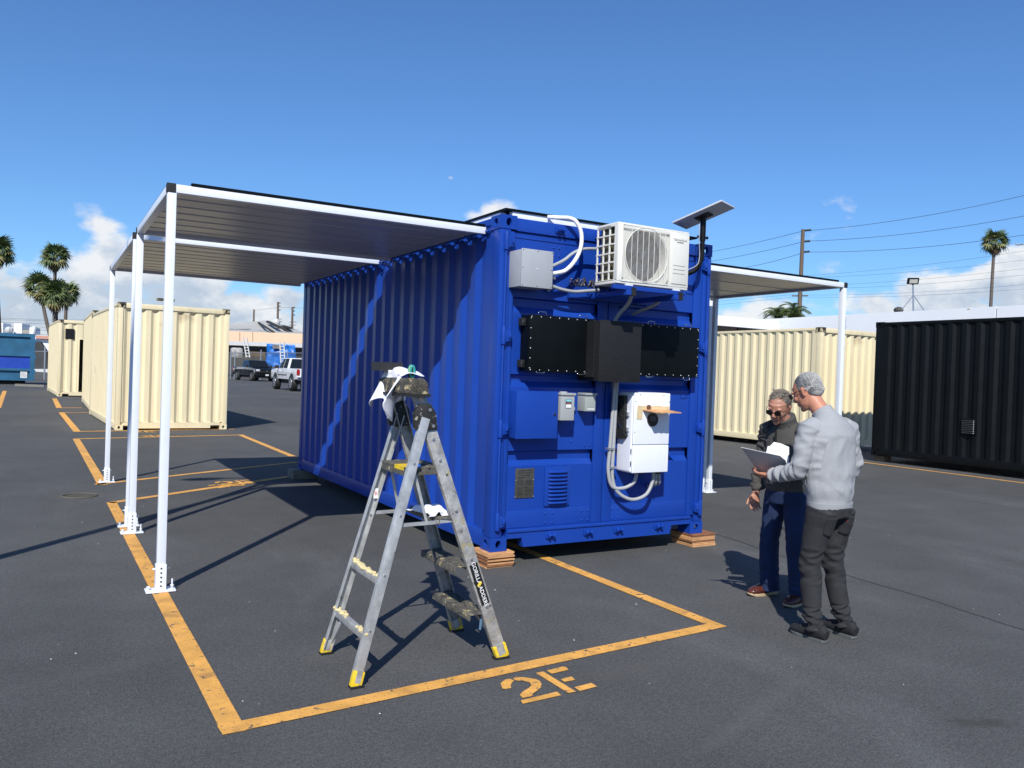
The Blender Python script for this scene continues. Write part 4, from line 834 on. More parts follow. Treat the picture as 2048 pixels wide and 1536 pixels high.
for y, m_c, r_ in ((-1.775, M('teal_tape', (.03, .28, .26), .5), .032), (-1.755, M('lime_tape', (.5, .55, .03), .5), .030), (-1.737, MATS['teal_tape'], .034)):
    MB().tube([(-1.52+r_*cos(k*pi/12)*.38+.2*(y+1.755), y, 1.655+r_*sin(k*pi/12)) for k in range(25)], .008, 6, False).build('tape_roll', m_c, t1, smooth=True)

# ------------------------------------------------------------------ people
def fuse(mb, name, m, parent, voxel=.007, smooth=4, folds=(), amp=.0, nscale=5):
    o_ = mb.build('tmp', m, None); md = o_.modifiers.new('r', 'REMESH'); md.mode = 'VOXEL'; md.voxel_size = voxel
    if smooth: s_ = o_.modifiers.new('s', 'SMOOTH'); s_.factor = .5; s_.iterations = smooth
    dg = bpy.context.evaluated_depsgraph_get(); me = bpy.data.meshes.new_from_object(o_.evaluated_get(dg)); bpy.data.objects.remove(o_)
    if folds or amp:
        ns_ = [v_.normal.copy() for v_ in me.vertices]
        for v_, n_ in zip(me.vertices, ns_):
            p = v_.co; d_ = amp*noise.noise(p*nscale) if amp else 0
            for (a, b2, rad_, am, fr_, sk) in folds:
                ab = b2-a; t_ = (p-a).dot(ab)/ab.length_squared
                if -.15 < t_ < 1.15:
                    dist = (p-(a+ab*t_)).length
                    if dist < rad_:
                        wgt = max(0, min(1, (t_+.15)/.3, (1.15-t_)/.3)); s_ = t_*ab.length
                        lat = p-(a+ab*t_)
                        q = Vector((s_*fr_*.22+sk*p.x*6+lat.z*0+lat.x*3, lat.x*7+lat.z*4, lat.y*7+3.3))
                        v1 = noise.noise(q); v2 = noise.noise(q*2.1+Vector((5, 1, 2)))
                        d_ += am*wgt*((1-abs(v1)*3.2)*.8+v2*.6-.35)
            v_.co = p+n_*d_
    me.name = name; me.materials.clear(); me.materials.append(m); me.polygons.foreach_set('use_smooth', [True]*len(me.polygons))
    o2 = bpy.data.objects.new(name, me); C.objects.link(o2); o2.parent = parent; return o2
def xf(mb, i0, mat_):
    for i in range(i0, len(mb.v)): mb.v[i] = mat_ @ mb.v[i]
def headmat(c, yaw, pitch, roll=0): return Matrix.Translation(c) @ Matrix.Rotation(yaw, 4, 'Z') @ Matrix.Rotation(-pitch, 4, 'X') @ Matrix.Rotation(roll, 4, 'Y')
def head(mb, hm, s_=1.0, chin=0):
    i0 = len(mb.v)
    mb.ball((0, -.014, .036), (.074, .096, .084), 20, 14)
    mb.loft([(0, .0, .05), (0, .004, .02), (0, .008, -.01), (0, .014, -.045), (0, .022, -.078), (0, .034, -.102), (0, .038, -.112)], [(.070, .088), (.069, .088), (.067, .085), (.062, .076), (.054, .062), (.038, .044), (.020, .026)], (1, 0, 0), 20)
    mb.loft([(0, .082, .028), (0, .095, .0), (0, .107, -.024), (0, .094, -.035)], [.008, .010, .0125, .009], (1, 0, 0), 10)
    for k in (-1, 1):
        mb.ball((k*.013, .094, -.030), (.009, .012, .007), 8, 6); mb.ball((k*.030, .076, .026), (.026, .014, .009), 10, 6); mb.ball((k*.040, .062, -.022), (.022, .020, .020), 10, 6)
        mb.loft([(k*.072, -.012, -.032), (k*.079, -.014, -.008), (k*.083, -.020, .014), (k*.078, -.014, .028)], [(.007, .009), (.008, .013), (.008, .017), (.006, .010)], (1, 0, 0), 10)
    mb.ball((0, .083, -.058), (.023, .009, .006), 10, 6); mb.ball((0, .079, -.068), (.021, .009, .007), 10, 6); mb.ball((0, .064, -.096), (.024, .018, .018), 10, 6); mb.ball((0, .074, -.045), (.030, .014, .012), 10, 6)
    for i in range(i0, len(mb.v)): mb.v[i] = mb.v[i]*s_
    xf(mb, i0, hm)
def hand(mb, wr, d_, n_, curl, thumb=1, s_=1.0, spread=.12):
    wr, d_, n_ = Vector(wr), Vector(d_).normalized(), Vector(n_); n_ = (n_-d_*n_.dot(d_)).normalized(); s = d_.cross(n_)
    mb.loft([wr-d_*.02, wr+d_*.012*s_, wr+d_*.045*s_, wr+d_*.088*s_], [(.027*s_, .019*s_), (.030*s_, .017*s_), (.040*s_, .016*s_), (.040*s_, .012*s_)],  tuple(s), 14)
    for k, (o_, ln_) in enumerate(((-.031, .060), (-.0105, .076), (.0105, .080), (.031, .070))):
        o_ *= thumb; p = wr+d_*(.080-.004*abs(k-2))*s_+s*o_*s_; dr = (d_+s*spread*(o_/.031)).normalized(); pts_ = [p-d_*.015, p]; c_ = curl*(1+.15*(1-k/3)); ang = 0
        for seg in (.45, .32, .26): ang += c_; p = p+(dr*cos(ang)+n_*sin(ang))*ln_*seg*s_*1.05; pts_.append(p)
        mb.tube(pts_, [.0095*s_, .0095*s_, .009*s_, .008*s_, .0068*s_], 8)
    p = wr+d_*.022*s_+s*.026*thumb*s_; dr = (d_*.62+s*.68*thumb+n_*.35).normalized(); q = p+dr*.042*s_; r_ = q+(dr*.7+d_*.45+n_*.25).normalized()*.033*s_; e_ = r_+(dr*.4+d_*.7+n_*.3).normalized()*.026*s_
    mb.tube([p-dr*.02, p, q, r_, e_], [.013*s_, .0135*s_, .0115*s_, .010*s_, .008*s_], 8)
def shoe(parent, x, y0, ang, upper, sole, ln_=.295, wd=.045, solet=.026, label=None):
    """shoe with heel at (x,y0), pointing ang from +y"""
    mtx = Matrix.Translation((x, y0, 0)) @ Matrix.Rotation(ang, 4, 'Z')
    out_ = [(0, -.028), (-.006, 0), (0, .028), (.05, .033), (.12, .036), (.19, .048), (.24, .045), (.28, .028), (ln_, 0), (.28, -.030), (.24, -.044), (.19, -.046), (.12, -.034), (.05, -.032)]
    e = MB(); k = len(out_); lv = [(.0, .93), (.008, .97), (solet-.004, .97), (solet, .94)]; vs = []
    for z, f_ in lv:
        for (a, b2) in out_: lift = .018*max(0, (a-.2)/.1)**2 if z < .01 else .006*max(0, (a-.2)/.1)**2; vs.append((b2*f_*wd/.048, (a-.14)*f_+.14, z+lift))
    e.add(vs, [tuple(reversed(range(k)))]+[(i*k+j, i*k+(j+1) % k, (i+1)*k+(j+1) % k, (i+1)*k+j) for i in range(3) for j in range(k)]+[tuple(3*k+j for j in range(k))])
    xf(e, 0, mtx); so_ = e.build('shoe_sole', sole, parent, local=True, smooth='auto')
    e = MB(); e.loft([(0, -.010, solet+.030), (0, .03, solet+.040), (0, .075, solet+.038), (0, .12, solet+.030), (0, .17, solet+.022), (0, .22, solet+.016), (0, .262, solet+.010), (0, .283, solet+.006)], [(.030, .036), (.038, .050), (.042, .054), (.045, .048), (.049, .040), (.049, .032), (.038, .024), (.014, .012)], (1, 0, 0), 18)
    e.loft([(0, .045, solet+.02), (0, .048, solet+.085)], [(.036, .042), (.038, .045)], (1, 0, 0), 18); xf(e, 0, mtx)
    return fuse(e, 'shoe_upper', upper, parent, .006, 3)
V = Vector
# --- man in the grey pullover, back to the camera
m1 = thing('person', 'man seen from behind in a light grey pullover and black jeans holding a folder', 'person', (1.14, -2.49, 0), 'men talking beside the blue container', 0)
AL, AR, KL, KR, HL_, HR_ = V((-.115, -.02, .09)), V((.145, -.05, .09)), V((-.105, .03, .49)), V((.105, .02, .49)), V((-.082, -.03, .84)), V((.082, -.03, .84))
SL, SR = V((-.175, .015, 1.375)), V((.175, .0, 1.375)); EL, ER = V((-.235, .04, 1.10)), V((.262, .0, 1.10)); WL, WR = V((-.215, .295, 1.035)), V((.10, .22, 1.04))
h1 = headmat(V((-.030, .165, 1.605)), R(10), R(24))
b = MB(); b.loft([(0, -.02, .82), (0, -.02, .92), (0, -.01, 1.05), (0, 0, 1.25), (0, .005, 1.38), (0, .02, 1.44)], [(.145, .10), (.15, .10), (.14, .095), (.165, .10), (.15, .08), (.07, .06)], (1, 0, 0), 20)
b.loft([(0, .015, 1.40), (-.005, .05, 1.47), (-.015, .10, 1.53), (-.025, .14, 1.58)], [(.075, .065), (.056, .058), (.054, .056), (.055, .058)], (1, 0, 0), 18); head(b, h1)
for h_, k, a in ((HL_, KL, AL), (HR_, KR, AR)): b.loft([h_, k, a, a-V((0, -.02, .03))], [.060, .034, .026, .024], (1, 0, 0), 14)
for s_, e_, w_ in ((SL, EL, WL), (SR, ER, WR)): b.loft([s_, e_, w_], [.050, .040, .028], (0, 0, 1), 14)
hand(b, WL, (-.02, 1, -.03), (.35, .15, .93), .30, 1); hand(b, WR, (-.5, .8, .0), (0, .2, 1), .45, -1)
fuse(b, 'body', skin, m1, .0048, 3)
g = MB(); g.loft([(0, -.025, .855), (0, -.025, .90), (0, -.02, .98), (0, -.01, 1.10), (0, .0, 1.22), (0, .0, 1.33), (0, .008, 1.39), (0, .02, 1.435), (0, .035, 1.465)], [(.158, .118), (.166, .126), (.178, .142), (.186, .146), (.198, .146), (.202, .135), (.180, .112), (.118, .090), (.076, .072)], (1, 0, 0), 28)
g.loft([(0, .022, 1.43), (-.004, .042, 1.465), (-.008, .062, 1.492)], [(.082, .078), (.074, .073), (.073, .073)], (1, 0, 0), 24)
for s_, e_, w_, k in ((SL, EL, WL, -1), (SR, ER, WR, 1)):
    g.loft([s_-V((k*.05, 0, -.01)), s_, s_.lerp(e_, .45), e_-V((0, .005, -.03)), e_, e_.lerp(w_, .35), e_.lerp(w_, .7), w_.lerp(e_, .13), w_.lerp(e_, .04)], [.074, .078, .066, .060, .060, .058, .050, .041, .038], (0, .3, 1), 20)
fuse(g, 'pullover', fleece, m1, .0065, 3, [(SL, EL, .13, .007, 70, 0), (EL, WL, .11, .014, 110, 0), (SR, ER, .13, .007, 70, 0), (ER, WR, .11, .012, 110, 0), (V((-.2, 0, 1.15)), V((.2, 0, 1.0)), .26, .004, 50, 0), (V((0, 0, .90)), V((0, 0, 1.06)), .30, .006, 40, .55)], .009, 4.5)
g = MB(); g.loft([(0, -.025, .848), (0, -.025, .862), (0, -.025, .90)], [(.160, .121), (.164, .126), (.166, .128)], (1, 0, 0), 28); g.build('rib_hem', fleece, m1, local=True, smooth='auto')
g = MB(); g.loft([(0, -.025, .90), (0, -.03, .85), (0, -.035, .80)], [(.148, .112), (.160, .125), (.158, .120)], (1, 0, 0), 24)
for h_, k, a in ((HL_, KL, AL), (HR_, KR, AR)): g.loft([h_+V((0, -.012, .02)), h_.lerp(k, .35), h_.lerp(k, .75), k, k.lerp(a, .35), k.lerp(a, .75), a+V((0, -.012, .01)), a-V((0, .012, .030))], [(.092, .108), (.086, .092), (.074, .076), (.068, .070), (.066, .070), (.056, .060), (.052, .056), (.056, .062)], (1, 0, 0), 20)
fuse(g, 'jeans', jean_b, m1, .0065, 3, [(KL.lerp(AL, .70), AL-V((0, 0, .04)), .10, .018, 130, 0), (KR.lerp(AR, .70), AR-V((0, 0, .04)), .10, .018, 130, 0), (HL_.lerp(KL, .70), KL.lerp(AL, .3), .12, .010, 85, .5), (HR_.lerp(KR, .70), KR.lerp(AR, .3), .12, .010, 85, -.5), (V((0, 0, .72)), V((0, 0, .86)), .3, .004, 60, .8)], .006, 6)
jn = [o_ for o_ in m1.children if o_.name.startswith('jeans')][0]
bpy.context.view_layer.update()
from mathutils.bvhtree import BVHTree
tr_ = BVHTree.FromPolygons([v_.co.copy() for v_ in jn.data.vertices], [tuple(p_.vertices) for p_ in jn.data.polygons])
def onback(x, z, off=.003):
    h_ = tr_.ray_cast(V((x, -.5, z)), V((0, 1, 0))); return (h_[0]+V((0, -off, 0))) if h_[0] else V((x, -.15, z))
for sx in (-1, 1):
    e = MB(); n = 9; vs = []
    for i in range(n):
        for j in range(n):
            u, v_ = i/(n-1)*2-1, j/(n-1); z = .815-.115*v_-(.022*(1-abs(u)) if v_ > .99 else .022*(1-abs(u))*v_*v_); vs.append(onback(sx*.080+u*.056*(1-.08*v_), z, .0035))
    e.add(vs, [(i*n+j, i*n+j+1, (i+1)*n+j+1, (i+1)*n+j) for i in range(n-1) for j in range(n-1)]); o_ = e.build('back_pocket', jean_b, m1, local=True, smooth=True); s2 = o_.modifiers.new('s', 'SOLIDIFY'); s2.thickness = .003
e = MB(); q = onback(.050, .79, .005); e.box(q-V((.002, .001, .010)), q+V((.002, .001, .010))); e.build('pocket_tab', M('red_tab', (.4, .02, .02), .8), m1, local=True)
shoe(m1, -.105, -.115, R(-2), shoe_k, sole_g); shoe(m1, .150, -.140, R(-6), shoe_k, sole_g)
hb_ = MB(); i0 = 0; hb_.ball((0, -.028, .046), (.078, .094, .086), 20, 14); hb_.ball((0, -.065, -.005), (.064, .052, .052), 16, 10); xf(hb_, 0, h1)
fuse(hb_, 'hair', hair1, m1, .005, 4, (), .002, 22)
gl = MB(); 
for k in (-1, 1): gl.tube([(k*.032+.022*cos(i*pi/8), .104, .008+.017*sin(i*pi/8)) for i in range(17)], .002, 6, False); gl.tube([(k*.054, .103, .012), (k*.080, .05, .012), (k*.084, -.02, .012), (k*.080, -.04, -.004)], .0025, 6)
gl.tube([(-.010, .107, .012), (.010, .107, .012)], .002, 6); xf(gl, 0, h1); gl.build('eyeglasses', rubber, m1, local=True)
gl = MB()
for k in (-1, 1): gl.add([(k*.032+.021*cos(i*pi/8), .104, .008+.016*sin(i*pi/8)) for i in range(16)], [tuple(range(16))])
xf(gl, 0, h1)
lens = bpy.data.materials.new('clear_lens'); lens.use_nodes = True; lb = lens.node_tree.nodes['Principled BSDF']; lb.inputs['Transmission Weight'].default_value = 1; lb.inputs['Roughness'].default_value = .02; lb.inputs['IOR'].default_value = 1.1
gl.build('lenses', lens, m1, local=True)
def strands(parent, hm, m, n, c, r_, seed, up_=.4):
    rnd = random.Random(seed); e = MB()
    for k in range(n):
        th = rnd.uniform(0, 2*pi); z = rnd.uniform(-.15, 1); q = (1-z*z)**.5; d_ = V((q*cos(th), q*sin(th), z))
        if d_.y > .55 and z < .55: continue
        p = V(c)+V((d_.x*r_[0], d_.y*r_[1], d_.z*r_[2])); fl_ = (V((rnd.uniform(-.5, .5), -1, -.25-.8*(1-z)))).normalized(); fl_ = (fl_-d_*fl_.dot(d_)).normalized()
        s_ = d_.cross(fl_)*.0011; tip = p+fl_*rnd.uniform(.012, .026)+d_*rnd.uniform(.001, .005)*up_*2.2; e.add([p-s_, p+s_, p.lerp(tip, .5)+d_*.0022+s_*.8, tip], [(0, 1, 2), (0, 2, 3), (2, 1, 3)])
    xf(e, 0, hm); e.build('hair_strands', m, parent, local=True)['kind'] = 'stuff'
strands(m1, h1, hair1, 3200, (0, -.027, .045), (.0765, .093, .0845), 3, .1); strands(m1, h1, hair1, 900, (0, -.064, -.005), (.0635, .0515, .0515), 4, .1)
# --- man with sunglasses
m2 = thing('person', 'man in sunglasses, charcoal jacket and indigo jeans looking down at the folder', 'person', (1.60, -1.755, 0), 'men talking beside the blue container', R(93))
AL, AR, KL, KR, HL_, HR_ = V((-.140, -.02, .09)), V((.135, -.02, .09)), V((-.125, .02, .46)), V((.120, .02, .46)), V((-.085, -.01, .80)), V((.085, -.01, .80))
SL, SR = V((-.175, .01, 1.30)), V((.175, .01, 1.30)); EL, ER = V((-.235, .03, 1.03)), V((.235, -.01, 1.02)); WL, WR = V((-.10, .23, 1.0)), V((.235, .06, .79))
h2 = headmat(V((0.0, .115, 1.475)), R(14), R(24), R(-6))
b = MB(); b.loft([(0, 0, .78), (0, 0, .88), (0, 0, 1.0), (0, 0, 1.18), (0, .01, 1.30), (0, .02, 1.36)], [(.145, .11), (.15, .115), (.145, .11), (.16, .11), (.14, .08), (.07, .06)], (1, 0, 0), 20)
b.loft([(0, .015, 1.32), (0, .04, 1.37), (0, .075, 1.41), (0, .10, 1.45)], [(.07, .06), (.056, .056), (.054, .055), (.055, .055)], (1, 0, 0), 18); head(b, h2)
for h_, k, a in ((HL_, KL, AL), (HR_, KR, AR)): b.loft([h_, k, a, a-V((0, -.02, .03))], [.060, .034, .026, .024], (1, 0, 0), 14)
for s_, e_, w_ in ((SL, EL, WL), (SR, ER, WR)): b.loft([s_, e_, w_], [.048, .038, .027], (0, 0, 1), 14)
hand(b, WL, (.7, .7, .0), (0, .1, 1), .4, 1); hand(b, WR, (-.05, .16, -1), (-.8, .45, 0), .42, 1)
fuse(b, 'body', skin2, m2, .0048, 3)
g = MB(); g.loft([(0, 0, .845), (0, 0, .89), (0, 0, 1.0), (0, 0, 1.12), (0, .0, 1.22), (0, .008, 1.29), (0, .015, 1.335), (0, .03, 1.365)], [(.158, .128), (.176, .142), (.180, .148), (.186, .145), (.190, .132), (.166, .104), (.112, .085), (.074, .070)], (1, 0, 0), 28)
g.loft([(0, .018, 1.33), (0, .035, 1.38), (0, .05, 1.405)], [(.084, .080), (.080, .080), (.082, .084)], (1, 0, 0), 24)
for s_, e_, w_, k in ((SL, EL, WL, -1), (SR, ER, WR, 1)):
    g.loft([s_-V((k*.05, 0, -.01)), s_, s_.lerp(e_, .45), e_, e_.lerp(w_, .35), e_.lerp(w_, .70), w_.lerp(e_, .17), w_.lerp(e_, .05)], [.076, .078, .070, .064, .062, .060, .040, .037], (0, .3, 1), 20)
fuse(g, 'jacket', olive, m2, .0065, 3, [(SL, EL, .12, .007, 65, 0), (EL, WL, .10, .008, 95, 0), (SR, ER, .12, .014, 70, 0), (ER, WR, .10, .020, 95, 0)], .008, 5)
for k in (-1, 1): e = MB(); e.prism([(0, 0), (.058, -.012), (.070, -.065), (.018, -.052)], (k*.010, .096, 1.375), (k, -.35, 0), (0, .25, 1), (0, 1, .3), .010); e.build('collar_flap', olive, m2, local=True, bevel=.003)
MB().box((-.003, .130, .95), (.003, .150, 1.30)).build('zip', rubber, m2, local=True)
g = MB(); g.loft([(0, 0, .90), (0, -.0, .84), (0, -.01, .76)], [(.150, .120), (.158, .128), (.155, .122)], (1, 0, 0), 24)
for h_, k, a in ((HL_, KL, AL), (HR_, KR, AR)): g.loft([h_+V((0, -.0, .02)), h_.lerp(k, .35), h_.lerp(k, .75), k, k.lerp(a, .4), k.lerp(a, .8), a-V((0, .005, .0)), a-V((0, .008, .045))], [(.088, .100), (.086, .092), (.076, .080), (.070, .076), (.070, .076), (.070, .078), (.072, .082), (.074, .086)], (1, 0, 0), 20)
fuse(g, 'jeans', jean_i, m2, .0065, 3, [(KL.lerp(AL, .6), AL-V((0, 0, .04)), .12, .007, 80, 0), (KR.lerp(AR, .6), AR-V((0, 0, .04)), .12, .007, 80, 0), (HL_.lerp(KL, .6), KL.lerp(AL, .3), .13, .005, 60, .5), (HR_.lerp(KR, .6), KR.lerp(AR, .3), .13, .005, 60, -.5)], .006, 6)
shoe(m2, -.135, -.125, R(4), leather, sole_t, solet=.024); shoe(m2, .150, -.125, R(-8), leather, sole_t, solet=.024)
hb_ = MB(); hb_.ball((0, -.026, .046), (.078, .092, .083), 20, 14); hb_.ball((0, -.06, -.005), (.066, .052, .056), 16, 10); 
for k in range(26): a = random.uniform(-1, 1); hb_.tube([(a*.05, -.01+random.uniform(-.06, .05), .112), (a*.06+.01, random.uniform(-.06, .03), .138)], [.004, .0015], 5)
xf(hb_, 0, h2); fuse(hb_, 'hair', hair2, m2, .0048, 1, (), .008, 30)
strands(m2, h2, hair2, 600, (0, -.06, -.005), (.067, .053, .057), 6)
strands(m2, h2, hair2, 1300, (0, -.026, .046), (.079, .093, .084), 5, 1.2)
gl = MB(); 
for k in (-1, 1):
    gl.loft([(k*.033, .0985, .004), (k*.033, .1035, .004)], [(.027, .021), (.025, .019)], (1, 0, 0), 16); gl.tube([(k*.056, .098, .012), (k*.078, .05, .010), (k*.084, -.015, .008), (k*.082, -.03, -.004)], .0022, 6)
gl.tube([(-.012, .104, .010), (0, .108, .012), (.012, .104, .010)], .002, 6); xf(gl, 0, h2); gl.build('sunglasses', M('sunglass_black', (.008, .006, .006), .12), m2, local=True, smooth='auto')
# folder and papers
t1 = thing('folder', 'open pale grey folder in the left hand of the man in the pullover', 'folder', tuple(P(1530, 930, 5.3)))
def sheet(pts_, n_off, th, name, m, par=None):
    pts_ = [V(p) for p in pts_]; nn = (pts_[1]-pts_[0]).cross(pts_[-1]-pts_[0]).normalized()*th; k = len(pts_)
    return MB().add(pts_+[p+nn for p in pts_], [tuple(range(k)), tuple(reversed(range(k, 2*k)))]+[(i, i+k, (i+1) % k+k, (i+1) % k) for i in range(k)]).build(name, m, par)
sheet([P(1482, 895, 5.36), P(1560, 912, 5.36), P(1572, 922, 5.38), P(1574, 944, 5.50), P(1549, 964, 5.60), P(1520, 948, 5.60)], 0, .004, 'cover_board', board, t1)
sheet([P(1550, 962, 5.61), P(1576, 944, 5.51), P(1606, 930, 5.50), P(1592, 950, 5.60)], 0, .004, 'rear_board', board, t1)
pp = tag(sheet([P(1532, 908, 5.46), P(1536, 892, 5.52), P(1578, 899, 5.52), P(1578, 928, 5.46)], 0, .006, 'paper_stack', paper), 'stack of white pages lying inside the grey folder, lower sheets', 'papers')
tag(sheet([P(1539, 893, 5.60), P(1548, 884, 5.66), P(1562, 887, 5.66), P(1578, 894, 5.64), P(1578, 901, 5.59)], 0, .003, 'loose_page', paper), 'bright loose white page sticking up from the folder between the two men', 'papers')

# ------------------------------------------------------------------ palms
def frond_mesh(name, seed, m, n=13, ln_=1.0, droop=.5):
    rnd = random.Random(seed); e = MB(); e.tube([(0, 0, 0), (.5, 0, .05), (.95, 0, -.02)], [.03, .02, .015], 4)
    for i in range(n):
        a = (i/(n-1)-.5)*R(215); l_ = ln_*(1-.22*abs(i/(n-1)-.5)*2)*rnd.uniform(.85, 1.1); c = V((.95, 0, -.02)); d_ = V((cos(a), sin(a), 0)); s_ = V((-sin(a), cos(a), 0)); w_ = .085
        z1 = -.05-.08*abs(a); mid = c+d_*l_*.55+V((0, 0, z1)); tip = c+d_*l_+V((0, 0, -droop*l_*rnd.uniform(.5, 1.2)+z1))
        e.add([c, mid-s_*w_, mid+V((0, 0, .045)), mid+s_*w_, tip], [(0, 1, 2), (0, 2, 3), (1, 4, 2), (2, 4, 3)])
    me_ = e.build(name, m, None); C.objects.unlink(me_); return me_.data
FM = [frond_mesh('frond', k, m_, droop=d_) for k, (m_, d_) in enumerate(((frond_m, .35), (frond_m, .6), (frond_y, .5), (skirt_m, .9)))]
def palm(label, px, py, d, size=1.0, nf=46, trunk_px=None, r_=.22, grp='fan palms on the skyline', skirt=16, trunk=True):
    c = P(px, py, d); base_ = P(*(trunk_px or (px, py)), d); base_.z = 0; 
    if trunk_px: k = (0-c.z)/(P(*trunk_px, d).z-c.z); base_ = c+(P(*trunk_px, d)-c)*k
    root = thing('palm_tree', label, 'palm tree', (base_.x, base_.y, 0), grp); rnd = random.Random(int(px*7+py))
    if trunk:
        e = MB(); n = 12; e.tube([V(base_).lerp(c, i/n)+V((.12*sin(i*.5), 0, 0))*(i/n)*(1-i/n)*2 for i in range(n+1)], [r_*(1.5-.55*min(1, i/2)-.25*i/n) for i in range(n+1)], 10); e.build('trunk', trunk_m, root, smooth=True)
    off = V((base_.x, base_.y, 0))
    for k in range(nf+skirt):
        if k < nf: el_ = R(-38)+R(118)*((k+.5)/nf)**1.0; me_ = FM[0 if el_ > R(35) else rnd.choice((0, 1, 1, 2))]; s_ = size*rnd.uniform(.8, 1.08)
        else: el_ = R(rnd.uniform(-82, -48)); me_ = FM[3] if k % 4 else FM[2]; s_ = size*rnd.uniform(.55, .8)
        az = k*2.39996+rnd.uniform(-.3, .3)
        o_ = bpy.data.objects.new('frond', me_); C.objects.link(o_); o_.parent = root
        cc_ = c-off+V((0, 0, -.25*size if k >= nf else 0))
        o_.matrix_local = Matrix.Translation(cc_) @ Matrix.Rotation(az, 4, 'Z') @ Matrix.Rotation(-el_, 4, 'Y') @ Matrix.Rotation(rnd.uniform(-.5, .5), 4, 'X') @ Matrix.Scale(s_, 4)
    return root
palm('fan palm cut by the left edge of the photo, only half its crown showing', -6, 502, 92, 1.15, 46, (-2, 650))
palm('tallest fan palm of the clump at left, its crown standing above the others', 110, 515, 95, 1.05, 46, (112, 640), .25)
palm('fan palm of the left clump with a curved leaning trunk, leftmost crown', 80, 575, 92, 1.05, 44, (97, 660), .24)
palm('low front fan palm in the middle of the left clump', 109, 592, 88, 1.1, 46, (110, 660), .24)
palm('rightmost short fan palm of the left clump', 134, 588, 93, .98, 44, (131, 660), .24)
palm('lone tall thin fan palm on the skyline at right', 1989, 484, 112, 1.12, 44, (1982, 608), .27, skirt=22)
def feather(label, px, py, d):
    c = P(px, py, d); root = thing('date_palm', label, 'palm tree', (c.x, c.y, 0), 'feathery palms behind the white building'); rnd = random.Random(int(px))
    MB().tube([(c.x, c.y, 0), (c.x, c.y, c.z)], .2, 8).build('trunk', trunk_m, root)
    e = MB(); n = 9
    pts_ = [V((1.9*i/n, 0, 1.0*sin(i/n*2.4)-.6*(i/n)**2)) for i in range(n+1)]
    e.tube(pts_, .02, 4)
    for i in range(1, n*4):
        p = pts_[0].lerp(pts_[0], 0); t_ = i/(n*4); j = int(t_*n); p = pts_[j].lerp(pts_[j+1], t_*n-j)
        for s_ in (-1, 1): l_ = .55*(1-.5*t_); e.add([p-V((.025, 0, 0)), p+V((.025, 0, 0)), p+V((.18, s_*l_, -.25))], [(0, 1, 2)])
    me_ = e.build('frond', frond_m, None); C.objects.unlink(me_)
    for k in range(34):
        o_ = bpy.data.objects.new('frond', me_.data); C.objects.link(o_); o_.parent = root
        o_.matrix_local = Matrix.Translation((0, 0, c.z)) @ Matrix.Rotation(k*2.4, 4, 'Z') @ Matrix.Rotation(-R(rnd.uniform(-20, 55)), 4, 'Y') @ Matrix.Scale(rnd.uniform(.5, .8), 4)
feather('feathery palm top showing above the white building, left of its utility pole', 1556, 640, 60)
feather('feathery palm top touching the utility pole behind the white building', 1587, 638, 60)

# ------------------------------------------------------------------ utility poles and wires
def pole(label, px0, py0, px1, py1, d, r_=.16, arms=(), ins=()):
    a, b_ = P(px0, py0, d), P(px1, py1, d); k = (0-a.z)/(b_.z-a.z); base_ = a+(b_-a)*k
    root = thing('utility_pole', label, 'utility pole', (base_.x, base_.y, 0), 'wooden utility poles on the skyline')
    MB().tube([base_, a], [r_*1.25, r_*.85], 10).build('pole', wood_pole, root, smooth='auto')
    for (y, xl, xr) in arms: p, q = P(xl, y, d), P(xr, y, d); MB().bar(p+fw*.25, q+fw*.25, .12, .10).build('crossarm', wood_pole, root)
    for (x, y, ln_, ang) in ins: p = P(x, y, d); q = P(x+ln_, y+ang, d); MB().tube([p, q], .09, 8).build('insulator', wire_m, root)
    return root
pole('tall weathered utility pole at right with three insulators and a low crossarm', 1606, 459, 1598, 640, 72, .19, ((591, 1586, 1618), (574, 1600, 1619)), ((1609, 461, 13, -1), (1608, 483, 12, -1), (1607, 504, 12, -1)))
pole('utility pole with side insulators, middle one of the three behind the peach building', 556, 604, 555, 660, 150, .22, ((638, 548, 562), (643, 549, 563)), ((556, 606, 5, 0), (556, 612, 5, 0), (556, 620, 5, 0)))
pole('utility pole at right of the three behind the peach building', 585, 614, 584, 665, 150, .22, ((644, 578, 592), (650, 578, 592)), ((585, 615, 5, 0), (585, 622, 5, 0), (585, 630, 5, 0)))
pole('bare pole at left of the three behind the peach building', 508, 619, 507, 660, 150, .18)
pole('utility pole hidden past the right edge of the photo', 2330, 360, 2322, 660, 50, .19)
def wire(label, pts_, grp, r_=.014, sag=0):
    c_ = [P(*p) for p in pts_]; out_ = []
    for i in range(len(c_)-1):
        for k in range(16): t_ = k/16; out_.append(c_[i].lerp(c_[i+1], t_)-V((0, 0, sag*4*t_*(1-t_))))
    out_.append(c_[-1]); tag(MB().tube(out_, r_, 5).build('power_line', wire_m), label, 'power line', grp)
G1 = 'overhead wires on the tall pole at right'
wire('topmost overhead wire running right from the top insulator of the tall pole', [(1620, 461, 72), (2048, 391, 62), (2330, 330, 50)], G1, .017, .35); wire('topmost overhead wire running down left from the tall pole behind the dish', [(1606, 462, 72), (1425, 503, 95), (1200, 552, 120)], G1, .019, .1)
wire('second overhead wire running right from the middle insulator of the tall pole', [(1619, 482, 72), (2048, 432, 62), (2330, 380, 50)], G1, .017, .35); wire('second overhead wire running down left from the tall pole', [(1605, 484, 72), (1425, 522, 95), (1200, 570, 120)], G1, .019, .1)
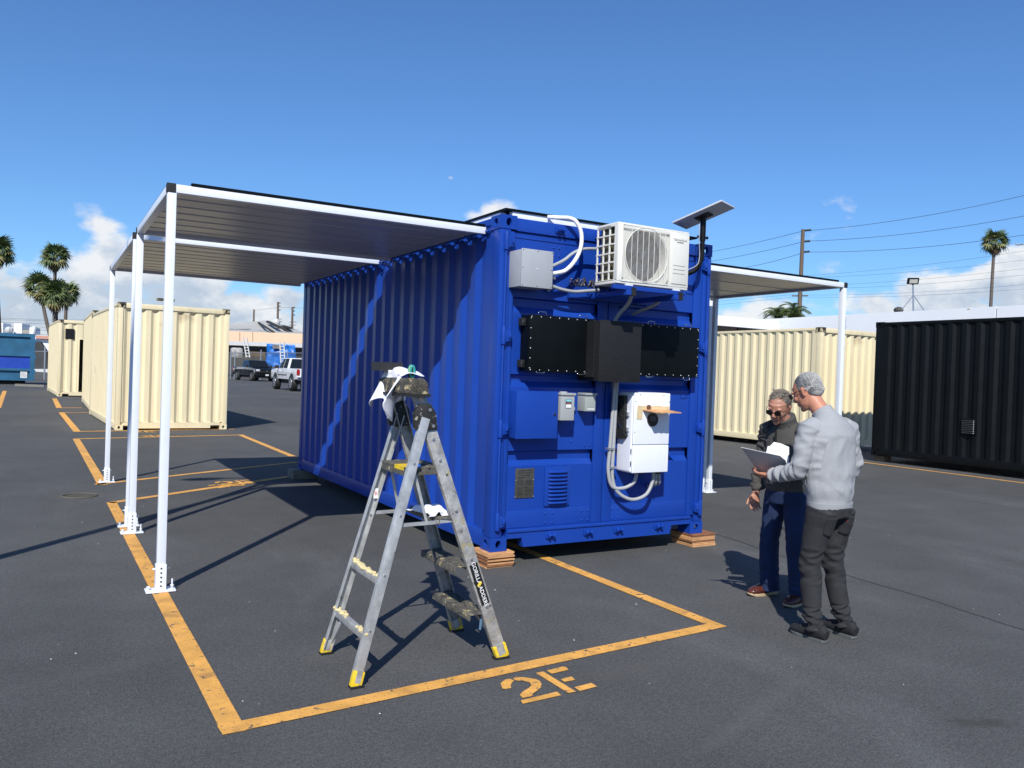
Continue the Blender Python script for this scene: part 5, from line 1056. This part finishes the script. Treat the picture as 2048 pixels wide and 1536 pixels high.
wire('third overhead wire running right from the lowest insulator, passing behind the lone palm', [(1618, 504, 72), (2048, 470, 62), (2330, 425, 50)], G1, .017, .35); wire('third overhead wire running down left from the tall pole, lowest of three', [(1604, 506, 72), (1500, 533, 90), (1200, 610, 120)], G1, .019, .1)
for k, (ya, yb, nm) in enumerate(((546, 502, 'highest'), (550, 520, 'second'), (566, 537, 'third'), (572, 550, 'fourth'), (584, 569, 'fifth'), (588, 578, 'lowest'))):
    wire('%s thin wire of the lower bundle crossing the clouds at right' % nm, [(1600, ya+6, 78), (2048, yb, 68), (2330, yb-30, 56)], 'lower wires crossing at right', .009, .25)
for k, (y0_, y1_, nm) in enumerate(((596, 608, 'upper'), (601, 615, 'lower'))): wire('%s faint wire seen under the right canopy' % nm, [(1600, y0_-8, 78), (1420, y1_-4, 95)], 'wires under the right canopy', .010)
for k, (y, nm) in enumerate(((638, 'top'), (644, 'second'), (651, 'third'), (657, 'fourth'), (665, 'bottom'))):
    wire('%s wire strung over the white roof at the left edge' % nm, [(-20, y, 88), (96, y+4, 92)], 'wires at the left edge', .012)
wire('faint high wire behind the left palms', [(-20, 635, 140), (96, 640, 150), (240, 640, 160)], 'wires at the left edge', .02)
wire('wire between the middle and right poles behind the peach building', [(508, 621, 150), (556, 615, 150), (585, 616, 150), (640, 616, 150)], 'wires behind the peach building', .02)

# ------------------------------------------------------------------ buildings
def gpt(px, d, py=700): p = P(px, py, d); return V((p.x, p.y, 0))
# white building at right (long wall along y, with parapet) and its brown eave wing
wb = thing('white_building', 'long low white building with smooth parapet behind the black and cream containers', 'building', (28.3, 10, 0))
x = 28.3
for k, (ya, yb) in enumerate(((-14, -4.1), (-4, 5.9), (6, 11.45), (11.5, 18.2), (18.25, 24.4))): MB().box((x, ya, 0), (x+.25, yb, 4.93)).build('wall_panel', stucco_w, wb)
MB().box((x+.25, -14, 0), (x+14, 24.4, 4.3)).build('roof_deck', M('roof_grey', (.3, .3, .3), .8), wb)
MB().box((x-.003, 12.5, 4.86), (x, 12.62, 4.90)).build('wall_stain', M('rust_mark', (.45, .3, .15), .8), wb)
bw = thing('side_wing', 'brown beam wing with white fascia left of the white building wall', 'building', (20, 23.2, 0))
MB().box((8.5, 21.9, 4.50), (28.05, 24.6, 4.78)).build('fascia_upper', stucco_w, bw); MB().box((8.5, 21.75, 4.30), (28.0, 24.6, 4.495)).build('fascia_lower', stucco_w, bw)
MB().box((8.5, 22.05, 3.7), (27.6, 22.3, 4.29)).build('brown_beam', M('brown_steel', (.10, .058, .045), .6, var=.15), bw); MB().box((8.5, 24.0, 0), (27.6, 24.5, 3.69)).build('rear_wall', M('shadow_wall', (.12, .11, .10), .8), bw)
MB().box((25.4, 21.98, 3.75), (26.4, 22.045, 4.26)).build('gusset_plate', M('dark_steel', (.03, .02, .02), .6), bw)
for q in (21.5, 24.6): MB().box((q, 22.02, 3.80), (q+.16, 22.048, 3.92)).build('bolt_plate', MATS['dark_steel'], bw)
# floodlight mast on the roof
fl = thing('floodlight', 'black floodlight on a thin braced mast on the roof of the white building', 'floodlight', (29, 14, 4.3))
D2 = 36; a = P(1826, 570, D2); b_ = P(1828, 615, D2); MB().tube([b_-V((0, 0, .6)), a], .035, 8).build('mast', steel, fl)
for q in (1803, 1848): MB().tube([P(1827, 590, D2), P(q, 616, D2)-V((0, 0, .1))], .02, 6).build('guy_strut', steel, fl)
k = MB(); c0 = P(1826, 562, D2); uu = V((.80, -.60, -.12)); ww = V((.5, .62, .55)).normalized(); vv = uu.cross(ww).normalized(); uu = ww.cross(vv)
def slab(mb, c_, u_, v_, w_, a_, b2, d_): return mb.add([c_+u_*i*a_+v_*j*b2+w_*l*d_ for l in (-1, 1) for i, j in ((-1, -1), (1, -1), (1, 1), (-1, 1))], [(0, 3, 2, 1), (4, 5, 6, 7), (0, 1, 5, 4), (1, 2, 6, 5), (2, 3, 7, 6), (3, 0, 4, 7)])
slab(k, c0, rt, (up*.93-fw*.35).normalized(), (fw*.93+up*.35).normalized(), .25, .14, .05); k.build('lamp_housing', black_m, fl, bevel=.02)
k = MB(); slab(k, c0-(fw*.93+up*.35).normalized()*.055, rt, (up*.93-fw*.35).normalized(), (fw*.93+up*.35).normalized(), .18, .09, .006); k.build('lamp_glass', M('lamp_lens', (.45, .45, .4), .3), fl)
MB().tube([c0+V((0, 0, -.1)), a], .05, 8).build('swivel', rubber, fl)
k = MB().ball(P(1797, 620, 38), (.22, .22, .15), 12, 8); tag(k.build('roof_vent', M('dark_vent', (.06, .06, .05), .7)), 'small dark dome vent poking above the white parapet left of the floodlight mast', 'vent')
k = MB(); c0 = P(2040, 489, 400); k.tube([c0-rt*2.2, c0+rt*2.2], [.25, .3], 8); k.bar(c0-fw*2-up*.1, c0+fw*2-up*.1, .8, .1); k.bar(c0-rt*2+up*.1, c0-rt*2.2+up*.9, .1, .5); tag(k.build('airplane', M('far_aircraft', (.25, .27, .3), .5)), 'tiny airplane in the sky right of the lone palm', 'airplane')

# peach building and yard between the cream and blue containers
pb = thing('peach_building', 'low peach building with white eave and pitched grey roof seen between the containers', 'building', (P(530, 700, 118).x, P(530, 700, 118).y, 0))
peach = M('peach_stucco', (.72, .50, .34), .8, var=.03, sc_=.5); tin = M('worn_tin_roof', (.42, .41, .37), .6, var=.12, sc_=.15, spots=[((.10, .08, .06), .12, .60, .66, 5)])
def wallq(name, pts_, m, par, th=.3):
    pts_ = [P(*p) for p in pts_]; nn = fw*th; k = len(pts_); return MB().add(pts_+[p+nn for p in pts_], [tuple(range(k)), tuple(reversed(range(k, 2*k)))]+[(i, i+k, (i+1) % k+k, (i+1) % k) for i in range(k)]).build(name, m, par)
wallq('peach_parapet', [(380, 659, 112), (720, 672, 112), (720, 690, 112), (380, 681, 112)], peach, pb)
for x_ in (479, 505): wallq('wall_joint', [(x_, 664, 111.9), (x_+.6, 664, 111.9), (x_+.6, 684, 111.9), (x_, 684, 111.9)], M('joint_dark', (.25, .17, .12), .8), pb, .05)
wallq('pitched_roof', [(380, 664, 112.5), (720, 676, 112.5), (606, 664, 128), (570, 651, 140), (528, 641, 142), (458, 652, 140), (380, 655, 130)], tin, pb, .3)
wallq('lower_wall', [(380, 681, 114), (720, 690, 114), (720, 745, 114), (380, 748, 114)], M('dark_yard_wall', (.05, .048, .045), .8, var=.3), pb)
wallq('white_eave', [(455, 682, 104), (720, 691, 104), (720, 699, 104), (455, 690, 104)], M('dull_white_metal', (.5, .5, .5), .6, var=.1), pb, 3)
MB().ball(P(552, 645, 138), (.75, .75, .7), 12, 8).build('roof_ventilator', M('vent_white', (.5, .5, .48), .6), pb)
for (x0_, y0_, x1_, y1_, w_) in ((535, 643, 560, 655, .5), (556, 652, 580, 664, .7), (566, 652, 582, 656, .5)): MB().bar(P(x0_, y0_, 136), P(x1_, y1_, 126), w_, .3).build('black_roof_patch', M('tar_patch', (.03, .028, .025), .8), pb)
MB().bar(P(517, 645, 138), P(548, 665, 113.5), .3, .2).build('roof_seam', MATS['tar_patch'], pb)
tarp = M('blue_tarpaulin', (.005, .13, .48), .45, var=.35, sc_=1.2, bump=.9, bsc=2.5)
e = MB(); n = 14; c0 = [P(534, 688, 99), P(590, 690, 99), P(594, 736, 99), P(532, 734, 99)]
vs = []
for i in range(n):
    for j in range(n): u, v_ = i/(n-1), j/(n-1); p = c0[0].lerp(c0[1], u).lerp(c0[3].lerp(c0[2], u), v_); vs.append(p+fw*(.35*noise.noise(V((u*5, v_*7, 1))))+V((0, 0, .12*noise.noise(V((u*9, v_*3, 5))))))
e.add(vs, [(i*n+j, i*n+j+1, (i+1)*n+j+1, (i+1)*n+j) for i in range(n-1) for j in range(n-1)]); o_ = e.build('blue_tarp', tarp, None, smooth=True); o_.modifiers.new('s', 'SOLIDIFY').thickness = .05; tag(o_, 'wrinkled bright blue tarpaulin hung behind the white pickup', 'tarp')
pb_hole = tag(MB().box(P(545, 697, 98.7), P(565, 690, 98.9)).build('stored_goods', M('grey_goods', (.22, .20, .17), .8, var=.5, sc_=4)), 'grey goods showing through the gap in the blue tarp', 'goods')
def yard_ladder(label, xa, ya, xb, yb, wpx, d, grp='ladders leaning in the yard'):
    root = thing('yard_ladder', label, 'ladder', tuple(P(xb, yb, d)), grp)
    for s_ in (0, wpx): MB().bar(P(xa+s_, ya, d), P(xb+s_, yb, d), .12, .12).build('rail', M('ladder_white', (.55, .55, .52), .5), root)
    for k in range(7): t_ = (k+.5)/7; p = P(xa+(xb-xa)*t_, ya+(yb-ya)*t_, d); q = P(xa+(xb-xa)*t_+wpx, ya+(yb-ya)*t_, d); MB().bar(p, q, .08, .08).build('rung', MATS['ladder_white'], root)
yard_ladder('pale ladder standing behind the black pickup', 486, 675, 493, 715, 7, 95); yard_ladder('pale ladder leaning on the blue tarp', 560, 684, 562, 726, 8, 95)
jk = [MB().box(P(x_, y_, 102), P(x_+w_, y_-h_, 103.5)) for x_, y_, w_, h_ in ((462, 716, 22, 20), (500, 712, 28, 8))]
tag(jk[0].build('covered_heap', M('pale_sheet', (.35, .34, .32), .8, var=.4, sc_=2), bevel=.3), 'pale covered heap under the eave at left of the yard', 'heap'); tag(jk[1].build('timber_pile', M('brown_pile', (.14, .09, .05), .8, var=.4, sc_=4)), 'low brown pile of timber under the dark eave', 'timber')
# chain-link fences
def fence(label, pts_, posts, ytop, d, mesh_m):
    a, b_ = P(pts_[0], ytop, d), P(pts_[1], ytop, d); root = thing('chain_link_fence', label, 'fence', (a.x, a.y, 0))
    MB().tube([a, b_], .05, 6).build('top_rail', steel, root)
    for q in posts: p = P(q, ytop, d); MB().tube([(p.x, p.y, 0), (p.x, p.y, p.z+.4)], .06, 6).build('post', steel, root)
    k = MB(); k.add([(a.x, a.y, .1), (b_.x, b_.y, .1), b_, a], [(0, 1, 2, 3)]); k.build('wire_mesh', mesh_m, root)
cl = bpy.data.materials.new('chain_link'); cl.use_nodes = True; nt2 = cl.node_tree; bb = nt2.nodes['Principled BSDF']; bb.inputs['Base Color'].default_value = (.12, .125, .12, 1); bb.inputs['Roughness'].default_value = .6
tr = nt2.nodes.new('ShaderNodeBsdfTransparent'); ms = nt2.nodes.new('ShaderNodeMixShader'); t2 = nt2.nodes.new('ShaderNodeTexCoord'); w1 = nt2.nodes.new('ShaderNodeTexNoise'); w1.inputs['Scale'].default_value = 9; r_ = nt2.nodes.new('ShaderNodeMapRange'); r_.inputs[3].default_value = .06; r_.inputs[4].default_value = .26
nt2.links.new(t2.outputs['Object'], w1.inputs[0]); nt2.links.new(w1.outputs[0], r_.inputs[0]); nt2.links.new(r_.outputs[0], ms.inputs[0]); nt2.links.new(tr.outputs[0], ms.inputs[1]); nt2.links.new(bb.outputs[0], ms.inputs[2]); nt2.links.new(ms.outputs[0], nt2.nodes['Material Output'].inputs[0])
fence('chain-link fence with pale posts behind the two pickups', (452, 640), (462, 470, 522, 575, 625), 706, 97, cl)
fence('chain-link fence between the blue dumpster and the farthest cream container', (64, 96), (66, 90), 703, 62, cl)
tag(MB().box(P(540, 760, 93), P(566, 735, 93.6)).build('low_brown_wall', M('brown_block', (.13, .10, .08), .8)), 'low brown block wall between the two pickups', 'wall')
tag(wallq('white_barrier', [(68, 738, 70), (98, 738, 70), (98, 745, 70), (68, 743, 70)], M('white_barrier', (.6, .6, .58), .7), None, .5), 'low white barrier behind the fence at left', 'barrier')

# far left buildings
fb_ = thing('rooftop_building', 'distant low white building with rooftop units above the blue dumpster', 'building', tuple(gpt(20, 120)))
wallq('wall', [(-260, 667, 120), (72, 672, 120), (72, 725, 120), (-260, 725, 120)], stucco_w, fb_, 8)
for k, (xa, xb, yt) in enumerate(((-12, 6, 646), (28, 44, 647), (59, 65, 655))): wallq('rooftop_unit', [(xa, yt, 119.9), (xb, yt, 119.9), (xb, 668, 119.9), (xa, 668, 119.9)], stucco_w, fb_, 2)
wallq('rooftop_unit_grey', [(45, 659, 119.9), (59, 659, 119.9), (59, 668, 119.9), (45, 668, 119.9)], M('roof_unit_grey', (.3, .29, .26), .7), fb_, 2)
p = P(18, 661, 119); MB().ball(p, (.6, .6, .6), 8, 6).build('vent_dome', M('vent_white2', (.5, .5, .5), .5), fb_); MB().tube([P(66, 668, 119), P(70, 653, 119)], .3, 8).build('flue', stucco_w, fb_)
pk = thing('pink_roof_building', 'small white building with a pinkish roof edge beside the farthest cream container', 'building', tuple(gpt(84, 85)))
wallq('wall', [(79, 677, 85), (120, 679, 85), (120, 735, 85), (79, 735, 85)], stucco_w, pk, 4); wallq('pink_roof', [(70, 671, 84.5), (120, 673, 84.5), (120, 679, 84.5), (72, 677, 84.5)], M('pink_tile', (.5, .26, .2), .8), pk, 5)
tag(wallq('black_screen', [(66, 683, 78), (80, 683, 78), (93, 702, 78), (93, 738, 78), (66, 738, 78)], M('black_netting', (.035, .037, .04), .9, var=.3, sc_=1), None, .3), 'black sloping screen beside the blue dumpster', 'screen')

# ------------------------------------------------------------------ dumpster and blocks
dt = M('faded_teal_steel', (.016, .105, .20), .55, var=.25, sc_=1.2); db = M('royal_blue_band', (.01, .05, .36), .5, var=.12)
dn0, dn1 = P(-150, 768, 50), P(68, 768, 50); dx = V((1, 0, 0)); X1 = V((dn1.x, dn1.y, 0)); dy = V((-dx.y, dx.x, 0)); L_ = 6.8
dm = thing('dumpster', 'large teal roll-off dumpster with a royal blue middle band and a white notice', 'dumpster', tuple(X1))
def dbx(name, s0, s1, z0, z1, o0, o1, m, par=None):
    vs = [X1-dx*s+dy*o_+V((0, 0, z_)) for z_ in (z0, z1) for s, o_ in ((s1, o0), (s0, o0), (s0, o1), (s1, o1))]
    return MB().add(vs, [(0, 3, 2, 1), (4, 5, 6, 7), (0, 1, 5, 4), (1, 2, 6, 5), (2, 3, 7, 6), (3, 0, 4, 7)]).build(name, m, par or dm)
dbx('tub', .12, L_, .25, 3.05, .12, 2.4, dt)
for z0, z1 in ((.25, .42), (.85, 1.0), (1.75, 1.92), (2.95, 3.15)): dbx('side_rail', 0, L_, z0, z1, 0, .12, dt)
dbx('blue_band', .25, L_, 1.0, 1.74, .085, .118, db); dbx('end_post', 0, .25, .25, 3.1, -.02, .14, dt)
for z in (.7, 1.6, 2.6): dbx('hinge_lug', -.06, .05, z, z+.22, -.04, .1, dt)
nt_ = dbx('notice', .38, .74, .42, .80, .04, .084, M('notice_white', (.7, .7, .68), .6))
for k in range(4): MB().add([X1-dx*s+dy*.038+V((0, 0, z)) for s, z in ((.70, .74-k*.08), (.42, .74-k*.08), (.42, .72-k*.08), (.70, .72-k*.08))], [(0, 1, 2, 3)]).build('notice_line', inkd, nt_)
dbx('skid', .5, L_, .05, .24, .4, .7, M('rust_dark', (.03, .025, .02), .9)); dbx('skid', .5, L_, .05, .24, 1.7, 2.0, M('rust_dark', (.03, .025, .02), .9))
for k, (px, py, nm) in enumerate(((36, 771, 'leftmost'), (47, 773, 'second from left'), (58, 771, 'middle'), (69, 773, 'second from right'), (80, 771, 'rightmost'))):
    p = P(px, py, 47); c_ = V((p.x, p.y, 0)); tag(MB().box((c_.x-.15, c_.y-.35, 0), (c_.x+.19, c_.y+.25, .12)).build('concrete_block', M('dusty_concrete', (.22, .21, .18), .9)), '%s pale block of the row lying before the dumpster' % nm, 'block', 'pale blocks before the dumpster')
tag(MB().box(P(72, 783, 43), P(96, 778, 44.5)).build('flat_sheet', M('dark_sheet', (.05, .048, .045), .9)), 'flat dark sheet of board on the asphalt by the farthest cream container', 'board')

# ------------------------------------------------------------------ pickups
def pickup(label, loc, heading, s_, paint, tint, lifted=0, tail=True, wheel_c=None, dark_trim=True):
    root = thing('pickup_truck', label, 'pickup truck', loc, None); wr_ = .42+lifted*.06; z0 = .52+lifted*.16
    T = lambda nm, mb, m, bev=0, par=None, **k: mb.build(nm, m, par or root, local=True, bevel=bev, **k)
    def arch(cy): return [(cy+(wr_+.09)*cos(a), wr_+(wr_+.09)*sin(a)) for a in [i*pi/8 for i in range(9)]]
    def arc_pts(cy): return [(y, z) for y, z in arch(cy) if z > z0]
    fy_, ry_ = 1.85, -1.75
    prof = [(2.85, z0+.12), (2.9, .95+lifted*.1), (2.78, 1.12+lifted*.1), (1.35, 1.24+lifted*.1), (-2.85, 1.22+lifted*.1), (-2.9, z0+.05)]
    bot = [(ry_-wr_-.09, z0)]+list(reversed(arc_pts(ry_)))[0:]+[(ry_+wr_+.09, z0), (fy_-wr_-.09, z0)]+list(reversed(arc_pts(fy_)))+[(fy_+wr_+.09, z0)]
    poly = prof+bot
    e = MB(); k = len(poly); hw = .98; e.add([(-hw, y, z) for y, z in poly]+[(hw, y, z) for y, z in poly], [tuple(range(k)), tuple(reversed(range(k, 2*k)))]+[(i, (i+1) % k, (i+1) % k+k, i+k) for i in range(k)])
    T('body', e, paint, .035, seg=3)
    zb, zt = 1.20+lifted*.1, 1.86+lifted*.1
    e = MB(); lo = [(-.94, 1.35), (.94, 1.35), (.94, -.75), (-.94, -.75)]; hi_ = [(-.76, .62), (.76, .62), (.76, -.62), (-.76, -.62)]
    e.add([(x_, y_, zb) for x_, y_ in lo]+[(x_, y_, zt) for x_, y_ in hi_], [(0, 3, 2, 1), (4, 5, 6, 7), (0, 1, 5, 4), (1, 2, 6, 5), (2, 3, 7, 6), (3, 0, 4, 7)]); T('cab', e, paint, .04, seg=3)
    def quad(nm, A_, B2, C_, D_, m, off, th=.02):      # inset quad on a sloping plane
        A_, B2, C_, D_ = map(V, (A_, B2, C_, D_)); c_ = (A_+B2+C_+D_)/4; n_ = (B2-A_).cross(D_-A_).normalized(); q = [c_+(p-c_)*.86+n_*off for p in (A_, B2, C_, D_)]
        T(nm, MB().add(q+[p-n_*th for p in q], [(0, 1, 2, 3), (7, 6, 5, 4), (0, 4, 5, 1), (1, 5, 6, 2), (2, 6, 7, 3), (3, 7, 4, 0)]), m)
    quad('windshield', (-.94, 1.35, zb), (-.76, .62, zt), (.76, .62, zt), (.94, 1.35, zb), glass, -.012) if False else quad('windshield', (.94, 1.35, zb), (-.94, 1.35, zb), (-.76, .62, zt), (.76, .62, zt), glass, .012)
    quad('rear_window', (-.94, -.75, zb), (.94, -.75, zb), (.76, -.62, zt), (-.76, -.62, zt), glass, .012)
    for s2 in (-1, 1):
        for (ya, yb, ta, tb_) in ((1.25, .30, .60, .25), (.28, -.70, .23, -.60)):
            A_, B2, C_, D_ = (s2*.94, ya, zb), (s2*.94, yb, zb), (s2*.76, tb_, zt), (s2*.76, ta, zt)
            if s2 > 0: A_, B2, C_, D_ = B2, A_, D_, C_
            quad('side_window', A_, B2, C_, D_, glass, .012)
        e = MB(); e.box((s2*1.0-.01, 1.02, zb+.02), (s2*1.0+s2*.20, 1.12, zb+.22)) if s2 > 0 else e.box((-1.20, 1.02, zb+.02), (-.99, 1.12, zb+.22)); T('mirror', e, rubber, .02)
        e = MB(); e.box((s2*.981-.006, -.70, z0+.22), (s2*.981+.006, 1.2, z0+.28)); T('side_moulding', e, rubber)
        e = MB(); e.box((s2*.981-.006, .0, zb-.16), (s2*.981+.012, .16, zb-.13)); T('door_handle', e, rubber)
        for yy in (.28, -.72, 1.25): e = MB(); e.box((s2*.981-.003, yy, z0+.10), (s2*.981+.003, yy+.012, zb)); T('door_seam', e, dark)
        for cy in (fy_, ry_):
            e = MB(); x0_ = s2*.70; x1_ = s2*(1.0+lifted*.03)
            e.loft([(x0_, cy, wr_), (x0_+s2*.03, cy, wr_), (x1_-s2*.03, cy, wr_), (x1_, cy, wr_)], [wr_-.04, wr_, wr_, wr_-.03], (0, 1, 0), 28); w_ = T('wheel', e, rubber, smooth='auto')
            e = MB(); e.loft([(x1_-s2*.02, cy, wr_), (x1_+s2*.008, cy, wr_)], [wr_*.62, wr_*.60], (0, 1, 0), 24)
            T('rim', e, wheel_c or steel, 0, w_, smooth='auto')
            e = MB()
            for q in range(6): a_ = q*pi/3; e.box((0, 0, 0), (0, 0, 0)); e.cyl((x1_+s2*.006, cy+wr_*.36*cos(a_), wr_+wr_*.36*sin(a_)), (x1_+s2*.012, cy+wr_*.36*cos(a_), wr_+wr_*.36*sin(a_)), wr_*.11, 8)
            T('rim_openings', e, rubber, 0, w_)
        e = MB(); e.box((min(s2*.62, s2*.96), 2.80, .88+lifted*.1), (max(s2*.62, s2*.96), 2.905, 1.06+lifted*.1)); T('headlight', e, M('headlight_glass', (.55, .57, .6), .15), .02)
        e = MB(); e.box((min(s2*.84, s2*.985), -2.93, .86+lifted*.1), (max(s2*.84, s2*.985), -2.80, 1.20+lifted*.1)); T('tail_light', e, M('tail_red', (.35, .01, .01), .25), .015)
    e = MB(); e.box((-.60, 2.84, .72+lifted*.1), (.60, 2.915, 1.05+lifted*.1)); g_ = T('grille', e, black_m, .02)
    for q in range(3): MB().box((-.58, 2.916, .78+q*.08+lifted*.1), (.58, 2.922, .80+q*.08+lifted*.1)).build('grille_bar', MATS['dark_vent'], g_, local=True)
    e = MB(); e.ball((0, 2.93, .93+lifted*.1), (.10, .01, .035), 10, 6); T('front_badge', e, chrome)
    e = MB(); e.box((-.97, 2.75, z0-.05), (.97, 2.98, z0+.17)); T('front_bumper', e, black_p if dark_trim else chrome, .04)
    e = MB(); e.box((-.97, -3.05, z0-.02), (.97, -2.86, z0+.18)); T('rear_bumper', e, black_p if dark_trim else chrome, .03)
    e = MB(); e.box((-.78, -2.925, z0+.24), (.78, -2.90, 1.19+lifted*.1)); T('tailgate', e, paint, .01)
    e = MB(); e.box((-.15, 2.985, z0-.02), (.15, 2.99, z0+.12)); e.box((-.15, -3.06, z0), (.15, -3.055, z0+.13)); T('licence_plate', e, M('plate_white', (.65, .65, .65), .5))
    e = MB(); e.box((-.90, -2.84, 1.17+lifted*.1), (.90, -.80, 1.232+lifted*.1)); T('bed_opening', e, M('bed_dark', (.03, .03, .03), .8))
    e = MB(); e.box((-.75, -2.7, .32+lifted*.1), (.75, 2.7, z0+.02)); T('chassis', e, M('chassis_black', (.02, .02, .02), .8))
    root.scale = (s_, s_, s_); root.rotation_euler = (0, 0, heading); return root
car_b = M('black_car_paint', (.006, .007, .009), .12, var=.05, coat=1); car_w = M('white_car_paint', (.68, .69, .70), .25, var=.02, coat=.6)
g0 = P(503, 762, 88); pickup('black pickup truck parked facing the camera, left of the white pickup', (g0.x+.6, g0.y+1.5, 0), R(180+9), 1.22, car_b, None, 0, wheel_c=M('dark_rim', (.12, .12, .12), .4))
pickup('white pickup truck with a red tail light, rear half hidden by the blue container', (12.45, 51.6, 0), R(1), 1.17, car_w, None, 1, dark_trim=False)

# ------------------------------------------------------------------ lamp pole outside the left edge (throws the long thin shadow)
lp = thing('lamp_pole', 'tall thin lamp pole outside the left edge whose shadow crosses the asphalt', 'lamp pole', (-5.15, .05, 0))
top = V((-5.25, -1.16, 8.0)); MB().tube([(-5.15, .05, 0), top], [.075, .05], 10).build('pole', steel, lp)
for s_, ln_ in ((-1, 1.1), (1, .9)):
    e = MB(); e.tube([top-V((0, 0, .6)), top+V((s_*.3, .1, .0)), top+V((s_*ln_, .15, .15))], .03, 8); e.build('arm', steel, lp); MB().ball(top+V((s_*(ln_+.2), .15, .1)), (.30, .14, .07), 12, 6).build('lamp_head', grey_el, lp, smooth=True)
